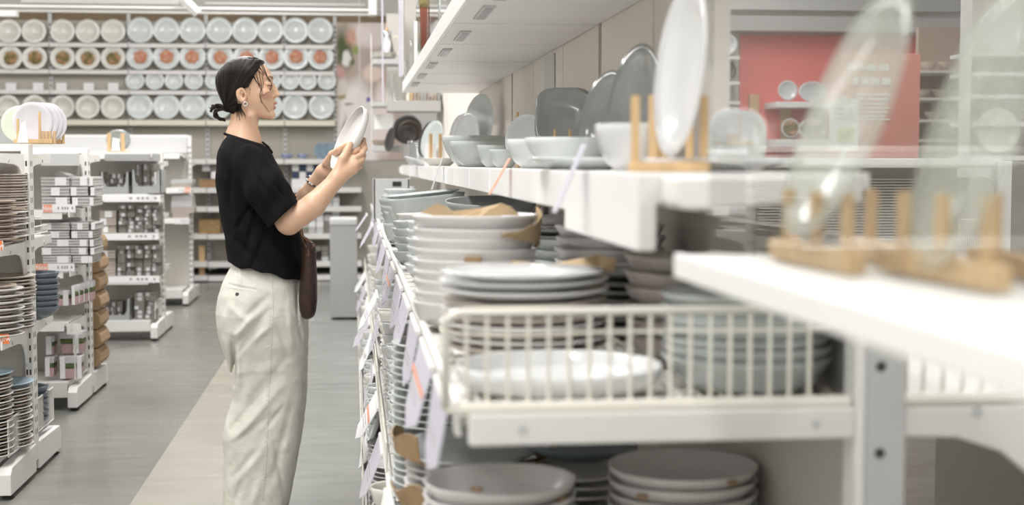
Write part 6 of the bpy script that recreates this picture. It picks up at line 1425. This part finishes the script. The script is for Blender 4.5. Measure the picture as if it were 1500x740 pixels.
# bracelet on the far wrist, ring on near hand
bc = P(466, 262, 4.94); br2 = P(471, 273, 4.93); k = 0
axd = (P(474, 252, 4.93) - P(452, 285, 4.98)).normalized(); e1 = axd.cross(Vector((0, 1, 0))).normalized(); e2 = axd.cross(e1)
bcen = P(462.5, 266, 4.955); brl = MB(); brd = MB()
for i in range(22):
    a = 2 * PI * i / 22; c = bcen + (e1 * math.cos(a) + e2 * math.sin(a)) * .0325 - axd * .006 * math.cos(a)
    r_ = .0038 if i % 2 else .0046
    (brl if i % 3 else brd).lathe([(0, -r_), (r_ * .8, -r_ * .6), (r_, 0), (r_ * .8, r_ * .6), (0, r_)], 8, c)
ob = brl.build('bracelet', 'porc_white', person, label='bead bracelet of white and dark beads', smooth=True); brd.build('dark_beads', 'porc_dark', ob, smooth=True)
rg_c = P(526.5, 217.5, 4.693); dfi = (P(532, 211.5, 4.71) - P(525, 219, 4.69)).normalized(); a1 = dfi.cross(Vector((0, 1, 0))).normalized(); a2 = dfi.cross(a1)
MB().tube([rg_c + (a1 * math.cos(t * PI / 8) + a2 * math.sin(t * PI / 8)) * .0098 for t in range(17)], .0012, 5).build('ring', 'jar', person, label='thin gold ring', smooth=True)
# held plate
pc = P(513.5, 204, 4.79)
nrm = Vector((-.87, -.24, .42)).normalized()
hpl = inst(lmesh('held_plate', pr_deep(.232, .026, .004), 'porc_pale2' if 'porc_pale2' in M else 'porc_warm', 96), 'held_plate', pc - nrm * .013, None, 'off-white plate with raised rim held up in both hands', 'plate')
hpl.rotation_mode = 'QUATERNION'; hpl.rotation_quaternion = nrm.to_track_quat('Z', 'Y')
# woven bag
def bag_mat():
    m = bpy.data.materials.new('woven_leather'); m.use_nodes = True; nt = m.node_tree; L = nt.links; b = nt.nodes['Principled BSDF']; b.inputs['Roughness'].default_value = .45
    tc = N(nt, 'ShaderNodeTexCoord'); mp = N(nt, 'ShaderNodeMapping'); mp.inputs['Rotation'].default_value = (0, math.radians(40), 0); mp.inputs['Scale'].default_value = (230, 230, 230); L.new(tc.outputs['Object'], mp.inputs[0])
    ch = N(nt, 'ShaderNodeTexChecker'); ch.inputs['Scale'].default_value = 1; L.new(mp.outputs[0], ch.inputs[0]); nz = N(nt, 'ShaderNodeTexNoise'); nz.inputs['Scale'].default_value = 60; L.new(tc.outputs['Object'], nz.inputs[0])
    mx = N(nt, 'ShaderNodeMix', data_type='RGBA'); mx.inputs[6].default_value = (.016, .008, .006, 1); mx.inputs[7].default_value = (.10, .038, .022, 1)
    mu = N(nt, 'ShaderNodeMath', operation='MULTIPLY'); L.new(ch.outputs[1], mu.inputs[0]); L.new(nz.outputs[0], mu.inputs[1]); L.new(mu.outputs[0], mx.inputs[0]); L.new(mx.outputs[2], b.inputs['Base Color'])
    bp = N(nt, 'ShaderNodeBump'); bp.inputs['Strength'].default_value = .7; bp.inputs['Distance'].default_value = .003; L.new(ch.outputs[1], bp.inputs['Height']); L.new(bp.outputs[0], b.inputs['Normal']); return m
M['bag'] = bag_mat(); M['cord'] = mat('brown_leather_cord', (.16, .075, .045), .5); M['lining'] = mat('tan_lining', (.30, .19, .12), .7)
BYc = 4.66
bg = thing('woven_bag', 'dark brown woven pouch bag hanging from the person’s arm'.replace('person’s', "person's"), 'bag', tuple(P(451, 467, BYc)))
rows_ = [(467, 446, 455, .018), (463, 441.5, 460.5, .03), (455, 438.8, 463.3, .038), (440, 437.6, 465, .043), (420, 438.5, 465, .043), (400, 440.5, 464.3, .040), (380, 442, 463.3, .036), (366, 442.5, 463, .033), (358, 443, 462.5, .032), (352, 444, 458, .028)]
vs = []; n = 28
for (v, a, b, w_) in rows_:
    pa = P(a, v, BYc); pb = P(b, v, BYc)
    for k in range(n):
        t = 2 * PI * k / n; vs.append(((pa.x + pb.x) / 2 + (pb.x - pa.x) / 2 * math.cos(t), BYc + w_ * math.sin(t), pa.z + (.012 * math.cos(t) * -1 if v < 362 else 0)))
fs = [(i * n + k, (i + 1) * n + k, (i + 1) * n + (k + 1) % n, i * n + (k + 1) % n) for i in range(len(rows_) - 1) for k in range(n)] + [tuple(range(n))]
MB().add(vs, fs).build('pouch', 'bag', bg, smooth=True)
q0 = len(rows_) - 1
MB().tube([vs[q0 * n + k] for k in list(range(n)) + [0]], .003, 6).build('braided_rim', 'cord', bg, smooth=True)
MB().add([tuple(Vector(vs[q0 * n + k]) - Vector((0, 0, .004))) for k in range(n)], [tuple(range(n))]).build('lining', 'lining', bg)
MB().tube([P(436, 322, 4.66), P(439.5, 340, 4.655), P(444, 352, 4.645), P(449, 362, 4.63)], .003, 6).build('cord', 'cord', bg, smooth=True)
MB().tube([P(440, 322, 4.68), P(442.5, 340, 4.67), P(447, 353, 4.655), P(452, 366, 4.635)], .003, 6).build('cord', 'cord', bg, smooth=True)
MB().tube([P(462, 358, BYc - .02), P(456, 364, 4.632), P(451, 367, 4.628), P(453, 374, 4.626), P(446, 378, 4.626), P(451, 372, 4.628)], .0025, 6).build('knotted_cord', 'cord', bg, smooth=True)
print('total', time.time() - _t0, 'objects', len(bpy.data.objects))
